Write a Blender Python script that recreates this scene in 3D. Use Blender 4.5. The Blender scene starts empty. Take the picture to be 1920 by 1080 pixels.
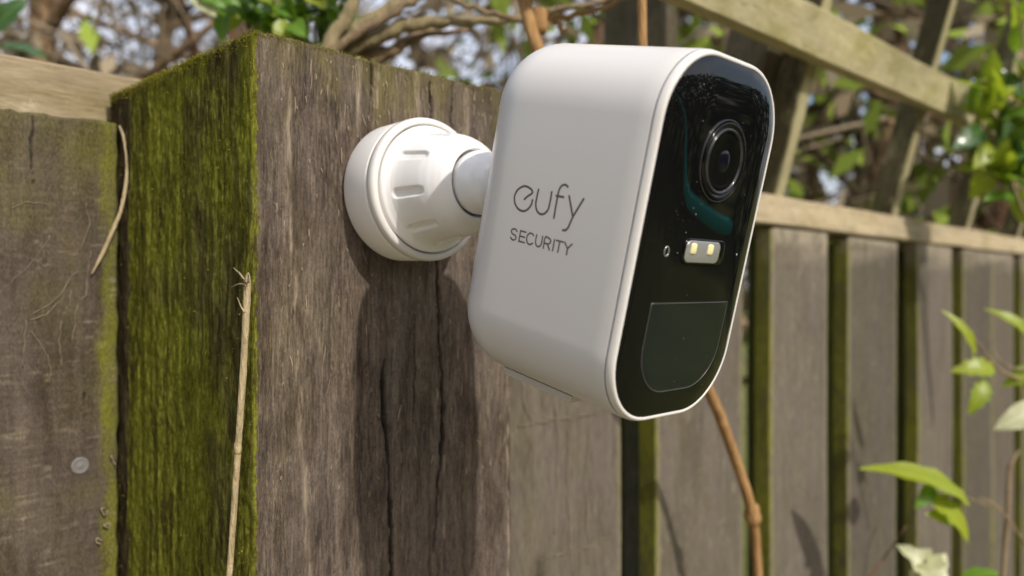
import bpy, bmesh, math, random
import numpy as np
from mathutils import Vector, Matrix, noise as mnoise

random.seed(11)
scene = bpy.context.scene
COL = scene.collection

# ------------------------------------------------------------------ camera, sky, sun, exposure
EYE = 1.75
FPX = 1514.0
cam_data = bpy.data.cameras.new("camera")
cam = bpy.data.objects.new("camera", cam_data)
COL.objects.link(cam)
cam.location = (0, 0, EYE)
cam.rotation_euler = (math.pi / 2, 0, 0)
cam_data.sensor_width = 36
cam_data.lens = 36 * FPX / 1920
cam_data.clip_start = 0.01
cam_data.clip_end = 500
cam_data.dof.use_dof = True
cam_data.dof.focus_distance = 0.245
cam_data.dof.aperture_fstop = 9.8
cam_data.dof.aperture_blades = 0
scene.camera = cam

TH = math.radians(45.4)
E1 = Vector((math.cos(TH), math.sin(TH), 0))        # along the fence, to the right
IN = Vector((-math.sin(TH), math.cos(TH), 0))       # through the fence, away from the viewer
E0 = Vector((-0.0843, 0.2633, EYE))                 # near edge of the post at eye height
SUN_TRAVEL = (E1 * 0.095 + IN - Vector((0, 0, 0.76))).normalized()

world = bpy.data.worlds.new("World")
scene.world = world
world.use_nodes = True
wnt = world.node_tree
sky = wnt.nodes.new("ShaderNodeTexSky")
sky.sky_type = 'NISHITA'
sky.sun_disc = False
sky.sun_elevation = math.asin(-SUN_TRAVEL.z)
sky.sun_rotation = math.atan2(-SUN_TRAVEL.x, -SUN_TRAVEL.y)
sky.air_density = 1.0
sky.dust_density = 3.0
sky.ozone_density = 0.3
wtc = wnt.nodes.new("ShaderNodeTexCoord")
wmp = wnt.nodes.new("ShaderNodeMapping"); wmp.inputs["Scale"].default_value = (1, 1, 2.5); wmp.inputs["Location"].default_value = (3.3, .7, 1.9)
wnz = wnt.nodes.new("ShaderNodeTexNoise"); wnz.inputs["Scale"].default_value = 2.2; wnz.inputs["Detail"].default_value = 6
wmr = wnt.nodes.new("ShaderNodeMapRange"); wmr.inputs[1].default_value = .42; wmr.inputs[2].default_value = .62; wmr.inputs[4].default_value = .85
wmx = wnt.nodes.new("ShaderNodeMix"); wmx.data_type = 'RGBA'
wmx.inputs[7].default_value = (5.8, 5.9, 6.5, 1)                 # thin sunlit cloud
wnt.links.new(wtc.outputs["Generated"], wmp.inputs[0]); wnt.links.new(wmp.outputs[0], wnz.inputs[0])
wnt.links.new(wnz.outputs[0], wmr.inputs[0]); wnt.links.new(wmr.outputs[0], wmx.inputs[0])
wnt.links.new(sky.outputs[0], wmx.inputs[6])
wnt.links.new(wmx.outputs[2], wnt.nodes["Background"].inputs[0])
wnt.nodes["Background"].inputs[1].default_value = 0.15

sun_data = bpy.data.lights.new("sun", 'SUN')
sun_data.energy = 3.05
sun_data.angle = math.radians(0.9)
sun_data.color = (1.0, 0.955, 0.885)
sun = bpy.data.objects.new("sun", sun_data)
COL.objects.link(sun)
sun.rotation_euler = SUN_TRAVEL.to_track_quat('-Z', 'Y').to_euler()
sun.location = (2, -3, 5)

scene.view_settings.view_transform = 'Standard'
scene.view_settings.look = 'None'
scene.view_settings.exposure = 0.24
scene.view_settings.gamma = 1.0
scene.view_settings.use_curve_mapping = False
try:
    scene.cycles.use_denoising = True
    scene.cycles.max_bounces = 8
    scene.cycles.transparent_max_bounces = 8
except Exception:
    pass


# ------------------------------------------------------------------ measuring helpers
def at(px, py, d):
    """A point of the place: d metres ahead of the lens, seen in this direction."""
    return Vector(((px - 960) / FPX * d, d, EYE + (540 - py) / FPX * d))


def on_face(px, py, b):
    """Where the line of sight meets the vertical plane b metres behind the post's front."""
    d = Vector(((px - 960) / FPX, 1, (540 - py) / FPX))
    o = E0 + IN * b
    t = (o - Vector((0, 0, EYE))).dot(IN) / d.dot(IN)
    return Vector((0, 0, EYE)) + d * t


def on_side(px, py, a):
    """Where the line of sight meets the plane a metres along the fence from the post's edge."""
    d = Vector(((px - 960) / FPX, 1, (540 - py) / FPX))
    o = E0 + E1 * a
    t = (o - Vector((0, 0, EYE))).dot(E1) / d.dot(E1)
    return Vector((0, 0, EYE)) + d * t


def FW(a, b, z):
    """Fence coordinates (along, through, above eye height) to the world."""
    return E0 + E1 * a + IN * b + Vector((0, 0, z))


# ------------------------------------------------------------------ object helpers
def tag(o, label=None, cat=None, group=None, kind=None):
    if label: o["label"] = label
    if cat: o["category"] = cat
    if group: o["group"] = group
    if kind: o["kind"] = kind
    return o


def empty(name, loc, rz=0.0, mat=None):
    o = bpy.data.objects.new(name, None)
    COL.objects.link(o)
    o.empty_display_size = 0.02
    if mat is not None:
        o.matrix_world = mat
    else:
        o.location = loc
        o.rotation_euler = (0, 0, rz)
    return o


def mesh_obj(name, verts, faces, mat=None, parent=None, smooth=True, attrs=None, inv=None):
    """One mesh object; inv moves world-space verts into the parent's own frame."""
    if inv is not None:
        verts = [inv @ Vector(v) for v in verts]
    me = bpy.data.meshes.new(name)
    me.from_pydata([tuple(v) for v in verts], [], [tuple(f) for f in faces])
    if smooth:
        me.polygons.foreach_set("use_smooth", [True] * len(me.polygons))
    if attrs:
        for k, vals in attrs.items():
            a = me.attributes.new(k, 'FLOAT', 'POINT')
            a.data.foreach_set("value", np.asarray(vals, dtype=np.float32))
    if mat: me.materials.append(mat)
    o = bpy.data.objects.new(name, me)
    COL.objects.link(o)
    if parent is not None: o.parent = parent
    me.update()
    return o


def np_mesh(name, V, Fq, mat=None, parent=None, smooth=True, attrs=None):
    """Fast mesh from numpy arrays (V n x 3, Fq m x k)."""
    me = bpy.data.meshes.new(name)
    n, m, k = len(V), len(Fq), Fq.shape[1]
    me.vertices.add(n)
    me.vertices.foreach_set("co", np.ascontiguousarray(V, dtype=np.float32).ravel())
    me.loops.add(m * k)
    me.loops.foreach_set("vertex_index", np.ascontiguousarray(Fq, dtype=np.int32).ravel())
    me.polygons.add(m)
    me.polygons.foreach_set("loop_start", np.arange(0, m * k, k, dtype=np.int32))
    me.polygons.foreach_set("loop_total", np.full(m, k, dtype=np.int32))
    me.update(calc_edges=True)
    if smooth:
        me.polygons.foreach_set("use_smooth", [True] * m)
    if attrs:
        for kk, vals in attrs.items():
            a = me.attributes.new(kk, 'FLOAT', 'POINT')
            a.data.foreach_set("value", np.asarray(vals, dtype=np.float32))
    if mat: me.materials.append(mat)
    o = bpy.data.objects.new(name, me)
    COL.objects.link(o)
    if parent is not None: o.parent = parent
    return o


def copy_obj(o, parent=None):
    c = o.copy()
    COL.objects.link(c)
    c.parent = parent
    return c


def bm_obj(name, bm, mat=None, parent=None, smooth=False):
    me = bpy.data.meshes.new(name)
    bm.to_mesh(me); bm.free()
    if smooth:
        me.polygons.foreach_set("use_smooth", [True] * len(me.polygons))
    if mat: me.materials.append(mat)
    o = bpy.data.objects.new(name, me)
    COL.objects.link(o)
    if parent is not None: o.parent = parent
    return o


def spline(pts, n=6):
    """Catmull-Rom through the points (each a tuple of any length)."""
    P = [np.array(p, dtype=float) for p in pts]
    if len(P) < 3:
        return [P[0] + (P[-1] - P[0]) * k / n for k in range(n + 1)]
    out = []
    Q = [2 * P[0] - P[1]] + P + [2 * P[-1] - P[-2]]
    for i in range(1, len(Q) - 2):
        p0, p1, p2, p3 = Q[i - 1:i + 3]
        for k in range(n):
            t = k / n
            out.append(0.5 * ((2 * p1) + (-p0 + p2) * t + (2 * p0 - 5 * p1 + 4 * p2 - p3) * t * t
                              + (-p0 + 3 * p1 - 3 * p2 + p3) * t ** 3))
    out.append(P[-1])
    return out


def tube(pts, rad, seg=8, cap=True, rough=0.0, seed=0):
    """Verts and faces of a tapering tube along the points."""
    pts = [Vector(p) for p in pts]
    n = len(pts)
    rad = [rad] * n if not hasattr(rad, "__len__") else list(rad)
    V, Fc = [], []
    up = None
    for i, p in enumerate(pts):
        t = (pts[min(i + 1, n - 1)] - pts[max(i - 1, 0)])
        t = t.normalized() if t.length > 1e-9 else Vector((0, 0, 1))
        if up is None:
            up = t.orthogonal().normalized()
        up = (up - t * up.dot(t))
        up = up.normalized() if up.length > 1e-6 else t.orthogonal().normalized()
        s = t.cross(up)
        for k in range(seg):
            a = 2 * math.pi * k / seg
            r = rad[i]
            if rough:
                r *= 1 + rough * mnoise.noise(Vector((i * .9 + seed, k * 1.7, seed * 3.1)))
            V.append(p + (up * math.cos(a) + s * math.sin(a)) * r)
    for i in range(n - 1):
        for k in range(seg):
            k2 = (k + 1) % seg
            Fc.append((i * seg + k, i * seg + k2, (i + 1) * seg + k2, (i + 1) * seg + k))
    if cap:
        Fc.append(tuple(range(seg))[::-1])
        Fc.append(tuple((n - 1) * seg + k for k in range(seg)))
    return V, Fc


def merge(parts):
    V, Fc = [], []
    for v, f in parts:
        o = len(V)
        V += list(v)
        Fc += [tuple(i + o for i in q) for q in f]
    return V, Fc


def vnoise(x, y, seed=0):
    """Smooth value noise in -1..1 on arrays."""
    def h(i, j):
        n = (i.astype(np.int64) * 374761393 + j.astype(np.int64) * 668265263 + seed * 974634777) & 0xffffffff
        n = ((n ^ (n >> 13)) * 1274126177) & 0xffffffff
        return ((n ^ (n >> 16)) & 0xffff) / 32767.5 - 1
    xi, yi = np.floor(x), np.floor(y)
    fx, fy = x - xi, y - yi
    fx, fy = fx * fx * (3 - 2 * fx), fy * fy * (3 - 2 * fy)
    a, b, c, d = h(xi, yi), h(xi + 1, yi), h(xi, yi + 1), h(xi + 1, yi + 1)
    return (a * (1 - fx) + b * fx) * (1 - fy) + (c * (1 - fx) + d * fx) * fy


# ------------------------------------------------------------------ material helpers
class NT:
    def __init__(self, name):
        self.m = bpy.data.materials.new(name)
        self.m.use_nodes = True
        self.t = self.m.node_tree
        self.b = self.t.nodes["Principled BSDF"]

    def n(self, typ, **kw):
        nd = self.t.nodes.new("ShaderNode" + typ)
        for k, v in kw.items():
            setattr(nd, k, v)
        return nd

    def l(self, a, b):
        self.t.links.new(a, b)

    def noise(self, vec, scale, detail=3, rough=0.55, dist=0.0):
        nd = self.n("TexNoise")
        nd.inputs["Scale"].default_value = scale
        nd.inputs["Detail"].default_value = detail
        nd.inputs["Roughness"].default_value = rough
        nd.inputs["Distortion"].default_value = dist
        if vec is not None: self.l(vec, nd.inputs["Vector"])
        return nd.outputs["Fac"]

    def scaled(self, vec, s):
        mp = self.n("Mapping")
        mp.inputs["Scale"].default_value = s
        self.l(vec, mp.inputs["Vector"])
        return mp.outputs[0]

    def ramp(self, fac, stops, interp='LINEAR'):
        r = self.n("ValToRGB")
        r.color_ramp.interpolation = interp
        el = r.color_ramp.elements
        while len(el) < len(stops): el.new(0.5)
        for e, (p, c) in zip(el, stops):
            e.position = p
            e.color = (*c, 1) if len(c) == 3 else c
        self.l(fac, r.inputs[0])
        return r.outputs[0]

    def rng(self, fac, a, b, c=0.0, d=1.0):
        r = self.n("MapRange")
        r.clamp = True
        for i, v in enumerate((a, b, c, d)): r.inputs[i + 1].default_value = v
        self.l(fac, r.inputs[0])
        return r.outputs[0]

    def math(self, op, a, b):
        r = self.n("Math", operation=op)
        for i, v in enumerate((a, b)):
            if isinstance(v, (int, float)): r.inputs[i].default_value = v
            else: self.l(v, r.inputs[i])
        return r.outputs[0]

    def mix(self, fac, a, b, mode='MIX'):
        r = self.n("Mix", data_type='RGBA', blend_type=mode)
        for key, v in ((0, fac), (6, a), (7, b)):
            if isinstance(v, (int, float)): r.inputs[key].default_value = v
            elif isinstance(v, tuple): r.inputs[key].default_value = (*v, 1)
            else: self.l(v, r.inputs[key])
        return r.outputs[2]

    def attr(self, name):
        a = self.n("Attribute", attribute_name=name)
        return a.outputs["Fac"]

    def objvec(self, rnd=True):
        tc = self.n("TexCoord")
        if not rnd: return tc.outputs["Object"]
        oi = self.n("ObjectInfo")
        sc = self.n("VectorMath", operation='SCALE')
        cmb = self.n("CombineXYZ")
        for i in range(3): self.l(oi.outputs["Random"], cmb.inputs[i])
        self.l(cmb.outputs[0], sc.inputs[0])
        sc.inputs["Scale"].default_value = 3.7
        ad = self.n("VectorMath", operation='ADD')
        self.l(tc.outputs["Object"], ad.inputs[0])
        self.l(sc.outputs[0], ad.inputs[1])
        return ad.outputs[0]

    def bump(self, height, strength, dist, prev=None):
        b = self.n("Bump")
        b.inputs["Strength"].default_value = strength
        b.inputs["Distance"].default_value = dist
        self.l(height, b.inputs["Height"])
        if prev is not None: self.l(prev, b.inputs["Normal"])
        return b.outputs[0]

    def done(self, col=None, rough=None, normal=None, spec=None):
        for key, v in (("Base Color", col), ("Roughness", rough), ("Specular IOR Level", spec)):
            if v is None: continue
            if isinstance(v, (int, float)): self.b.inputs[key].default_value = v
            elif isinstance(v, tuple): self.b.inputs[key].default_value = (*v, 1)
            else: self.l(v, self.b.inputs[key])
        if normal is not None: self.l(normal, self.b.inputs["Normal"])
        return self.m


def plain(name, col, rough=0.5, spec=0.5, metal=0.0):
    t = NT(name)
    t.b.inputs["Metallic"].default_value = metal
    return t.done(col, rough, None, spec)


def wood_mat(name, dark, mid, light, pale=(.42, .35, .25), moss=(.13, .13, .02), moss_amt=0.3,
             attr=False, grain=1.0, cross=0.0, blot=1.0, fz=150, checks=0.6, vary=0.0, grit=0.0):
    """Weathered sawn timber, grain along object z."""
    t = NT(name)
    v = t.objvec()
    fine = t.noise(t.scaled(v, (1250 * grain, 1250 * grain, fz * grain)), 1.0, 5, .72)
    streak = t.noise(t.scaled(v, (240 * grain, 240 * grain, 18 * grain)), 1.0, 4, .62, .3)
    broad = t.noise(t.scaled(v, (45 * blot, 45 * blot, 14 * blot)), 1.0, 4, .6, .4)
    tone = t.math('ADD', t.math('MULTIPLY', fine, .68), t.math('MULTIPLY', streak, .32))
    col = t.ramp(tone, [(.36, dark), (.5, mid), (.64, light)])
    col = t.mix(t.rng(broad, .42, .68, 0, .55), col, t.mix(.5, col, (.16, .135, .12)))
    fl = t.noise(t.scaled(v, (1000 * grain, 1000 * grain, 210 * grain)), 1.0, 5, .72)
    flm = t.math('MULTIPLY', t.rng(fl, .60, .70), t.rng(t.noise(t.scaled(v, (60, 60, 20)), 1.0, 2), .45, .62))
    col = t.mix(t.math('MULTIPLY', flm, .7), col, pale)
    if grit:                                            # gritty open pores and darker weathered patches
        gr = t.noise(t.scaled(v, (2100, 2100, 900)), 1.0, 3, .7)
        col = t.mix(1.0, col, t.ramp(gr, [(.36, (1 - grit, 1 - grit, 1 - grit)), (.5, (1, 1, 1)), (.64, (1 + grit * .7, 1 + grit * .65, 1 + grit * .6))]), 'MULTIPLY')
        dk = t.noise(t.scaled(v, (75, 75, 22)), 1.0, 5, .65, .8)
        col = t.mix(1.0, col, t.ramp(dk, [(.36, (.62, .58, .55)), (.52, (1, 1, 1)), (.68, (1.22, 1.2, 1.18))]), 'MULTIPLY')
    if checks:
        ln = t.noise(t.scaled(v, (260 * grain, 260 * grain, 13 * grain)), 1.0, 3, .5, .25)
        lm = t.math('SUBTRACT', 1.0, t.rng(t.math('ABSOLUTE', t.math('SUBTRACT', ln, .5), 0), .0, .022))
        lm = t.math('MULTIPLY', lm, t.rng(t.noise(t.scaled(v, (70, 70, 30)), 1.0, 3), .46, .60))
        col = t.mix(t.math('MULTIPLY', lm, checks), col, tuple(c * .35 for c in dark))
        lp = t.noise(t.scaled(v, (300 * grain, 300 * grain, 30 * grain)), 1.0, 4, .6, .6)
        pm_ = t.math('SUBTRACT', 1.0, t.rng(t.math('ABSOLUTE', t.math('SUBTRACT', lp, .56), 0), .0, .014))
        pm_ = t.math('MULTIPLY', pm_, t.rng(t.noise(t.scaled(v, (50, 50, 34)), 1.0, 3), .50, .62))
        col = t.mix(t.math('MULTIPLY', pm_, checks * .7), col, pale)
    if vary:
        oi2 = t.n("ObjectInfo")
        col = t.mix(1.0, col, t.ramp(oi2.outputs["Random"], [(0, (1 - vary, 1 - vary, 1 - vary)), (.5, (1, .98, .96)), (1, (1 + vary * .8, 1 + vary * .8, 1 + vary * .85))]), 'MULTIPLY')
        st2 = t.noise(t.scaled(v, (26, 26, 5)), 1.0, 5, .65, .8)
        col = t.mix(t.rng(st2, .52, .70, 0, .55), col, tuple(c * .55 for c in mid))
        st3 = t.noise(t.scaled(v, (120, 120, 60)), 1.0, 5, .7, .5)
        col = t.mix(t.rng(st3, .61, .70, 0, .55), col, pale)
    if cross:
        cr = t.noise(t.scaled(v, (55, 55, 620)), 1.0, 3, .6)
        col = t.mix(t.rng(cr, .5, .72, 0, cross), col, tuple(c * .55 for c in dark))
        cr2 = t.noise(t.scaled(v, (75, 75, 380)), 3.0, 4, .7, 1.0)
        col = t.mix(t.rng(cr2, .62, .74, 0, cross * .8), col, pale)
    mm = t.noise(t.scaled(v, (38, 38, 16)), 1.0, 5, .65, .3)
    mf = t.rng(mm, .5, .72, 0, moss_amt)
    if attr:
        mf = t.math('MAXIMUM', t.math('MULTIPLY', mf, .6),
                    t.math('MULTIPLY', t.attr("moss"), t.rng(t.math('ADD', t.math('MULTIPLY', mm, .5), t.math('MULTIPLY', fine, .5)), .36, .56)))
    mosscol = t.mix(t.rng(fine, .38, .62), tuple(c * .6 for c in moss), moss)
    mosscol = t.mix(t.rng(broad, .44, .62, 0, .75), mosscol, tuple(moss[i] * .3 + dark[i] * .4 for i in range(3)))
    col = t.mix(mf, col, mosscol)
    if attr:
        col = t.mix(t.math('MULTIPLY', t.attr("pale"), t.rng(t.math('ADD', t.math('MULTIPLY', fine, .6), t.math('MULTIPLY', broad, .4)), .38, .56)), col, pale)
        col = t.mix(t.attr("crack"), col, (.012, .009, .007))
    h = t.math('ADD', fine, t.math('MULTIPLY', streak, .8))
    if cross: h = t.math('ADD', h, t.math('MULTIPLY', cr, .5))
    nrm = t.bump(h, .55, .0006)
    return t.done(col, t.rng(fine, .3, .7, .95, .72), nrm, .25)


M = {}
M['post'] = wood_mat("weathered_post_wood", (.028, .0205, .015), (.092, .069, .051), (.162, .126, .095),
                     pale=(.34, .275, .19), moss=(.145, .122, .036), moss_amt=.3, attr=True, grit=.34)
M['board'] = wood_mat("weathered_board_wood", (.052, .042, .036), (.098, .081, .068), (.138, .116, .099), pale=(.28, .24, .175),
                      moss=(.20, .20, .024), moss_amt=.22, grain=.8, attr=True, vary=.30)
M['board_near'] = wood_mat("weathered_near_board_wood", (.042, .032, .022), (.073, .055, .039), (.106, .083, .060), pale=(.24, .20, .135),
                           moss=(.17, .17, .014), moss_amt=.45, attr=True, cross=.30, fz=620, checks=.25, grit=.25)
M['back_board'] = wood_mat("mossy_back_board_wood", (.07, .066, .013), (.125, .125, .018), (.18, .175, .03),
                           moss=(.16, .17, .015), moss_amt=.8, grain=.7)
M['pale_rail'] = wood_mat("pale_rail_wood", (.20, .155, .085), (.31, .25, .15), (.42, .345, .22), pale=(.50, .43, .30),
                          moss=(.20, .165, .055), moss_amt=.8, grain=.7, vary=.08)
M['cap_rail'] = wood_mat("pale_capping_wood", (.27, .21, .125), (.41, .335, .21), (.52, .44, .29), pale=(.58, .50, .35),
                         moss=(.24, .20, .07), moss_amt=.6, grain=.7)
M['trellis'] = wood_mat("pale_green_trellis_wood", (.26, .235, .12), (.38, .34, .185), (.47, .42, .25), pale=(.55, .49, .32),
                        moss=(.27, .245, .045), moss_amt=.9, grain=.7, vary=.10, blot=.6)
M['trellis_upright'] = wood_mat("side_shaded_trellis_wood", (.26, .235, .12), (.38, .34, .185), (.47, .42, .25), pale=(.55, .49, .32),
                        moss=(.060, .050, .020), moss_amt=.05, grain=.7, attr=True)  # moss tone darkened to paint shade onto the laths' side faces
M['dark_post'] = wood_mat("dark_mossy_post_wood", (.035, .03, .016), (.07, .058, .03), (.11, .09, .05),
                          moss=(.08, .08, .02), moss_amt=.6)


def leaf_mat(name, c1, c2, trans=.45, rough=.35):
    t = NT(name)
    oi = t.n("ObjectInfo")
    v = t.n("TexCoord").outputs["Object"]
    nz = t.noise(v, 160, 4)
    f = t.math('ADD', t.math('MULTIPLY', oi.outputs["Random"], .65), t.math('MULTIPLY', t.rng(nz, .3, .7), .35))
    col = t.mix(f, c1, c2)
    sp = t.n("SeparateXYZ"); t.l(v, sp.inputs[0])
    ay = t.math('ABSOLUTE', sp.outputs["Y"], 0)
    mid = t.math('SUBTRACT', 1.0, t.rng(ay, .0003, .0009))
    side = t.math('SINE', t.math('MULTIPLY', t.math('SUBTRACT', sp.outputs["X"], t.math('MULTIPLY', ay, .9)), 1150), 0)
    vein = t.math('MAXIMUM', mid, t.rng(side, .86, 1.0, 0, .45))
    col = t.mix(t.math('MULTIPLY', vein, .55), col, tuple(min(1, c * 1.5 + .05) for c in c2))
    blem = t.noise(v, 330, 3)
    col = t.mix(t.rng(blem, .70, .76, 0, .7), col, (.16, .10, .03))
    t.done(col, rough, t.bump(t.math('SUBTRACT', nz, vein), .35, .0006), .45)
    tr = t.n("BsdfTranslucent")
    t.l(t.mix(.5, col, (.30, .40, .02)), tr.inputs[0])
    mx = t.n("MixShader")
    mx.inputs[0].default_value = trans
    out = t.t.nodes["Material Output"]
    t.l(t.b.outputs[0], mx.inputs[1]); t.l(tr.outputs[0], mx.inputs[2]); t.l(mx.outputs[0], out.inputs[0])
    return t.m


def tone_mat(name, stops, rough=.8, trans=0.0):
    """Foliage or twig masses: colour by each piece's own tone attribute."""
    t = NT(name)
    col = t.ramp(t.attr("tone"), stops)
    t.done(col, rough, None, .2)
    if trans:
        tr = t.n("BsdfTranslucent"); t.l(col, tr.inputs[0])
        mx = t.n("MixShader"); mx.inputs[0].default_value = trans
        out = t.t.nodes["Material Output"]
        t.l(t.b.outputs[0], mx.inputs[1]); t.l(tr.outputs[0], mx.inputs[2]); t.l(mx.outputs[0], out.inputs[0])
    return t.m


def bark_mat(name, c1, c2, scale=1.0):
    t = NT(name)
    v = t.objvec()
    f = t.noise(t.scaled(v, (60 * scale, 60 * scale, 14 * scale)), 1.0, 5, .65, .5)
    g = t.noise(v, 9 * scale, 3)
    col = t.mix(t.rng(t.math('ADD', t.math('MULTIPLY', f, .7), t.math('MULTIPLY', g, .3)), .38, .62), c1, c2)
    return t.done(col, .9, t.bump(f, .8, .004), .2)


M['leaf'] = leaf_mat("fresh_green_leaf", (.06, .17, .012), (.17, .32, .025))
M['leaf_dark'] = leaf_mat("glossy_dark_leaf", (.02, .065, .015), (.06, .13, .03), .25, .22)
M['leaf_lime'] = leaf_mat("lime_young_leaf", (.26, .36, .015), (.38, .44, .03), .5)
M['leaf_pale'] = leaf_mat("pale_variegated_leaf", (.42, .44, .22), (.5, .5, .3), .3)
M['cane'] = bark_mat("brown_cane_bark", (.27, .15, .06), (.40, .24, .10), 3)
M['twig'] = bark_mat("grey_brown_twig_bark", (.16, .115, .07), (.30, .22, .13), 3)
M['twig_green'] = bark_mat("olive_branch_bark", (.17, .135, .07), (.33, .27, .15), 3)
M['bark'] = bark_mat("brown_tree_bark", (.14, .09, .05), (.34, .225, .125))
M['bark_red'] = bark_mat("reddish_tree_bark", (.085, .045, .026), (.21, .115, .065))
M['bark_pale'] = bark_mat("pale_tree_bark", (.22, .15, .09), (.42, .29, .18))
M['straw'] = bark_mat("dry_straw", (.34, .26, .14), (.52, .42, .25), 5)
M['rootlet'] = plain("dried_rootlet", (.23, .185, .125), .9, .1)
M['moss'] = tone_mat("moss_tufts", [(0, (.08, .08, .01)), (.5, (.2, .185, .018)), (1, (.42, .36, .05))], .9, .2)
M['litter'] = tone_mat("brown_twiggery", [(0, (.10, .075, .045)), (.4, (.25, .195, .12)), (.75, (.48, .40, .28)), (.80, (.18, .25, .035)), (1, (.34, .44, .07))], .8, .35)
M['unseen_hedge'] = tone_mat("unseen_hedge_leaves", [(0, (.02, .04, .01)), (.6, (.05, .085, .02)), (1, (.10, .14, .03))], .6, .2)
M['white'] = None


def white_plastic():
    t = NT("satin_white_plastic")
    v = t.objvec(False)
    g = t.noise(v, 2600, 2)
    return t.done((.66, .635, .605), .26, t.bump(g, .05, .00005), .45)


M['white'] = white_plastic()
M['white_matte'] = plain("matte_white_plastic", (.86, .84, .81), .5, .35)
M['white_gloss'] = plain("glossy_white_ball_plastic", (.86, .85, .84), .12, .6)
M['white_gloss2'] = plain("satin_white_collar_plastic", (.78, .765, .745), .24, .5)
M['rubber'] = plain("pale_grey_rubber", (.55, .52, .49), .7, .2)
M['print'] = plain("grey_print", (.125, .108, .082), .6, .2)
M['glass_black'] = plain("glossy_black_glass", (.004, .004, .0045), .03, .42)
M['black_satin'] = plain("satin_black_plastic", (.004, .004, .004), .08, .3)
M['pir'] = plain("smoky_sensor_window", (.008, .012, .0115), .045, .5)
M['line'] = plain("dark_seam_line", (.055, .055, .052), .3, .5)
M['ring'] = plain("dark_lens_ring", (.03, .03, .03), .16, .5)
M['lens'] = plain("coated_lens_glass", (.004, .004, .008), .02, .35)
M['reflector'] = plain("silver_reflector", (.40, .40, .385), .22, .5, .5)
M['led'] = plain("yellow_led_phosphor", (.74, .68, .36), .4, .4)
M['nail'] = plain("galvanised_nail_head", (.17, .16, .15), .6, .4, .2)


# ------------------------------------------------------------------ ground
def lawn_mat():
    t = NT("garden_lawn")
    v = t.objvec(False)
    a = t.noise(v, 40, 5); b = t.noise(v, 1.2, 3)
    col = t.ramp(t.math('ADD', t.math('MULTIPLY', a, .6), t.math('MULTIPLY', b, .4)),
                 [(.35, (.065, .07, .02)), (.55, (.12, .125, .035)), (.7, (.18, .17, .06))])
    return t.done(col, .95, t.bump(a, .5, .02), .1)


g = bpy.data.meshes.new("ground")
N = 24
gv, gf = [], []
for j in range(N + 1):
    for i in range(N + 1):
        x, y = (i / N - .5) * 240, (j / N - .5) * 240
        gv.append((x, y, 0.0))
for j in range(N):
    for i in range(N):
        k = j * (N + 1) + i
        gf.append((k, k + 1, k + N + 2, k + N + 1))
tag(mesh_obj("ground", gv, gf, lawn_mat(), smooth=False), kind="structure")

# unseen pale slabs on the viewer's side, added for warm bounce light
pt = NT("bounce_paving_stone")
pv = pt.objvec(False)
pn = pt.noise(pv, 6, 6)
pmat = pt.done(pt.ramp(pn, [(.35, (.40, .335, .25)), (.65, (.54, .46, .35))]), .85, pt.bump(pt.noise(pv, 90, 4), .4, .004), .2)
pc = [FW(a, b, .004 - EYE) for a, b in ((-6, -3.2), (.02, -3.2), (.02, -.12), (-6, -.12))]
tag(mesh_obj("bounce_paving", pc, [(0, 1, 2, 3)], pmat, smooth=False), kind="structure")

# ------------------------------------------------------------------ the post that carries the camera
POST_W, POST_D, POST_TOP = 0.1200, 0.1280, 0.0843       # width, depth, top above eye height


def crack_field(u, z, lines):
    """lines: polylines of (u mm, z mm, half width mm). Returns 0..1 crack strength."""
    out = np.zeros_like(u)
    for ln in lines:
        zs = np.array([p[1] for p in ln]); us = np.array([p[0] for p in ln]); ws = np.array([p[2] for p in ln])
        o = np.argsort(zs); zs, us, ws = zs[o], us[o], ws[o]
        uc = np.interp(z, zs, us) + .45 * vnoise(z / 3.1, z * 0 + us[0], 5) + .25 * vnoise(z / 1.1, z * 0 + us[0], 6)
        wc = np.interp(z, zs, ws) * (1 + .5 * vnoise(z / 4.0, z * 0 + us[0] * 3, 7))
        ins = (z > zs[0]) & (z < zs[-1])
        d = np.abs(u - uc) / np.maximum(wc, .05)
        out = np.maximum(out, np.where(ins, np.clip(1.35 - d, 0, 1), 0))
    return out


CR_FRONT = [[(73.4, 81, .4), (75, 68, .55), (74, 59, .6), (78, 57, .9), (77.2, 45, .6), (77.5, 10, .5), (79, -22, .6),
             (80.5, -42, .7), (80.2, -62, .8), (78.5, -74, .5), (77, -92, .3), (76, -105, .1)],
            [(52.0, -26, .2), (51.2, -35, .9), (51.5, -44, 1.2), (53, -54, .7), (54.4, -66, .5), (55.0, -90, .8), (56.5, -140, .9)],
            [(46.2, 86, .5), (46.8, 74, .5), (46.5, 70, .2)],
            [(86, 86, .3), (85, 66, .3), (86, 60, .1)],
            [(30, -100, .1), (30.6, -120, .35), (30, -150, .3)],
            [(66, -10, .1), (66.4, -30, .3), (65.8, -52, .1)]]


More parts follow.
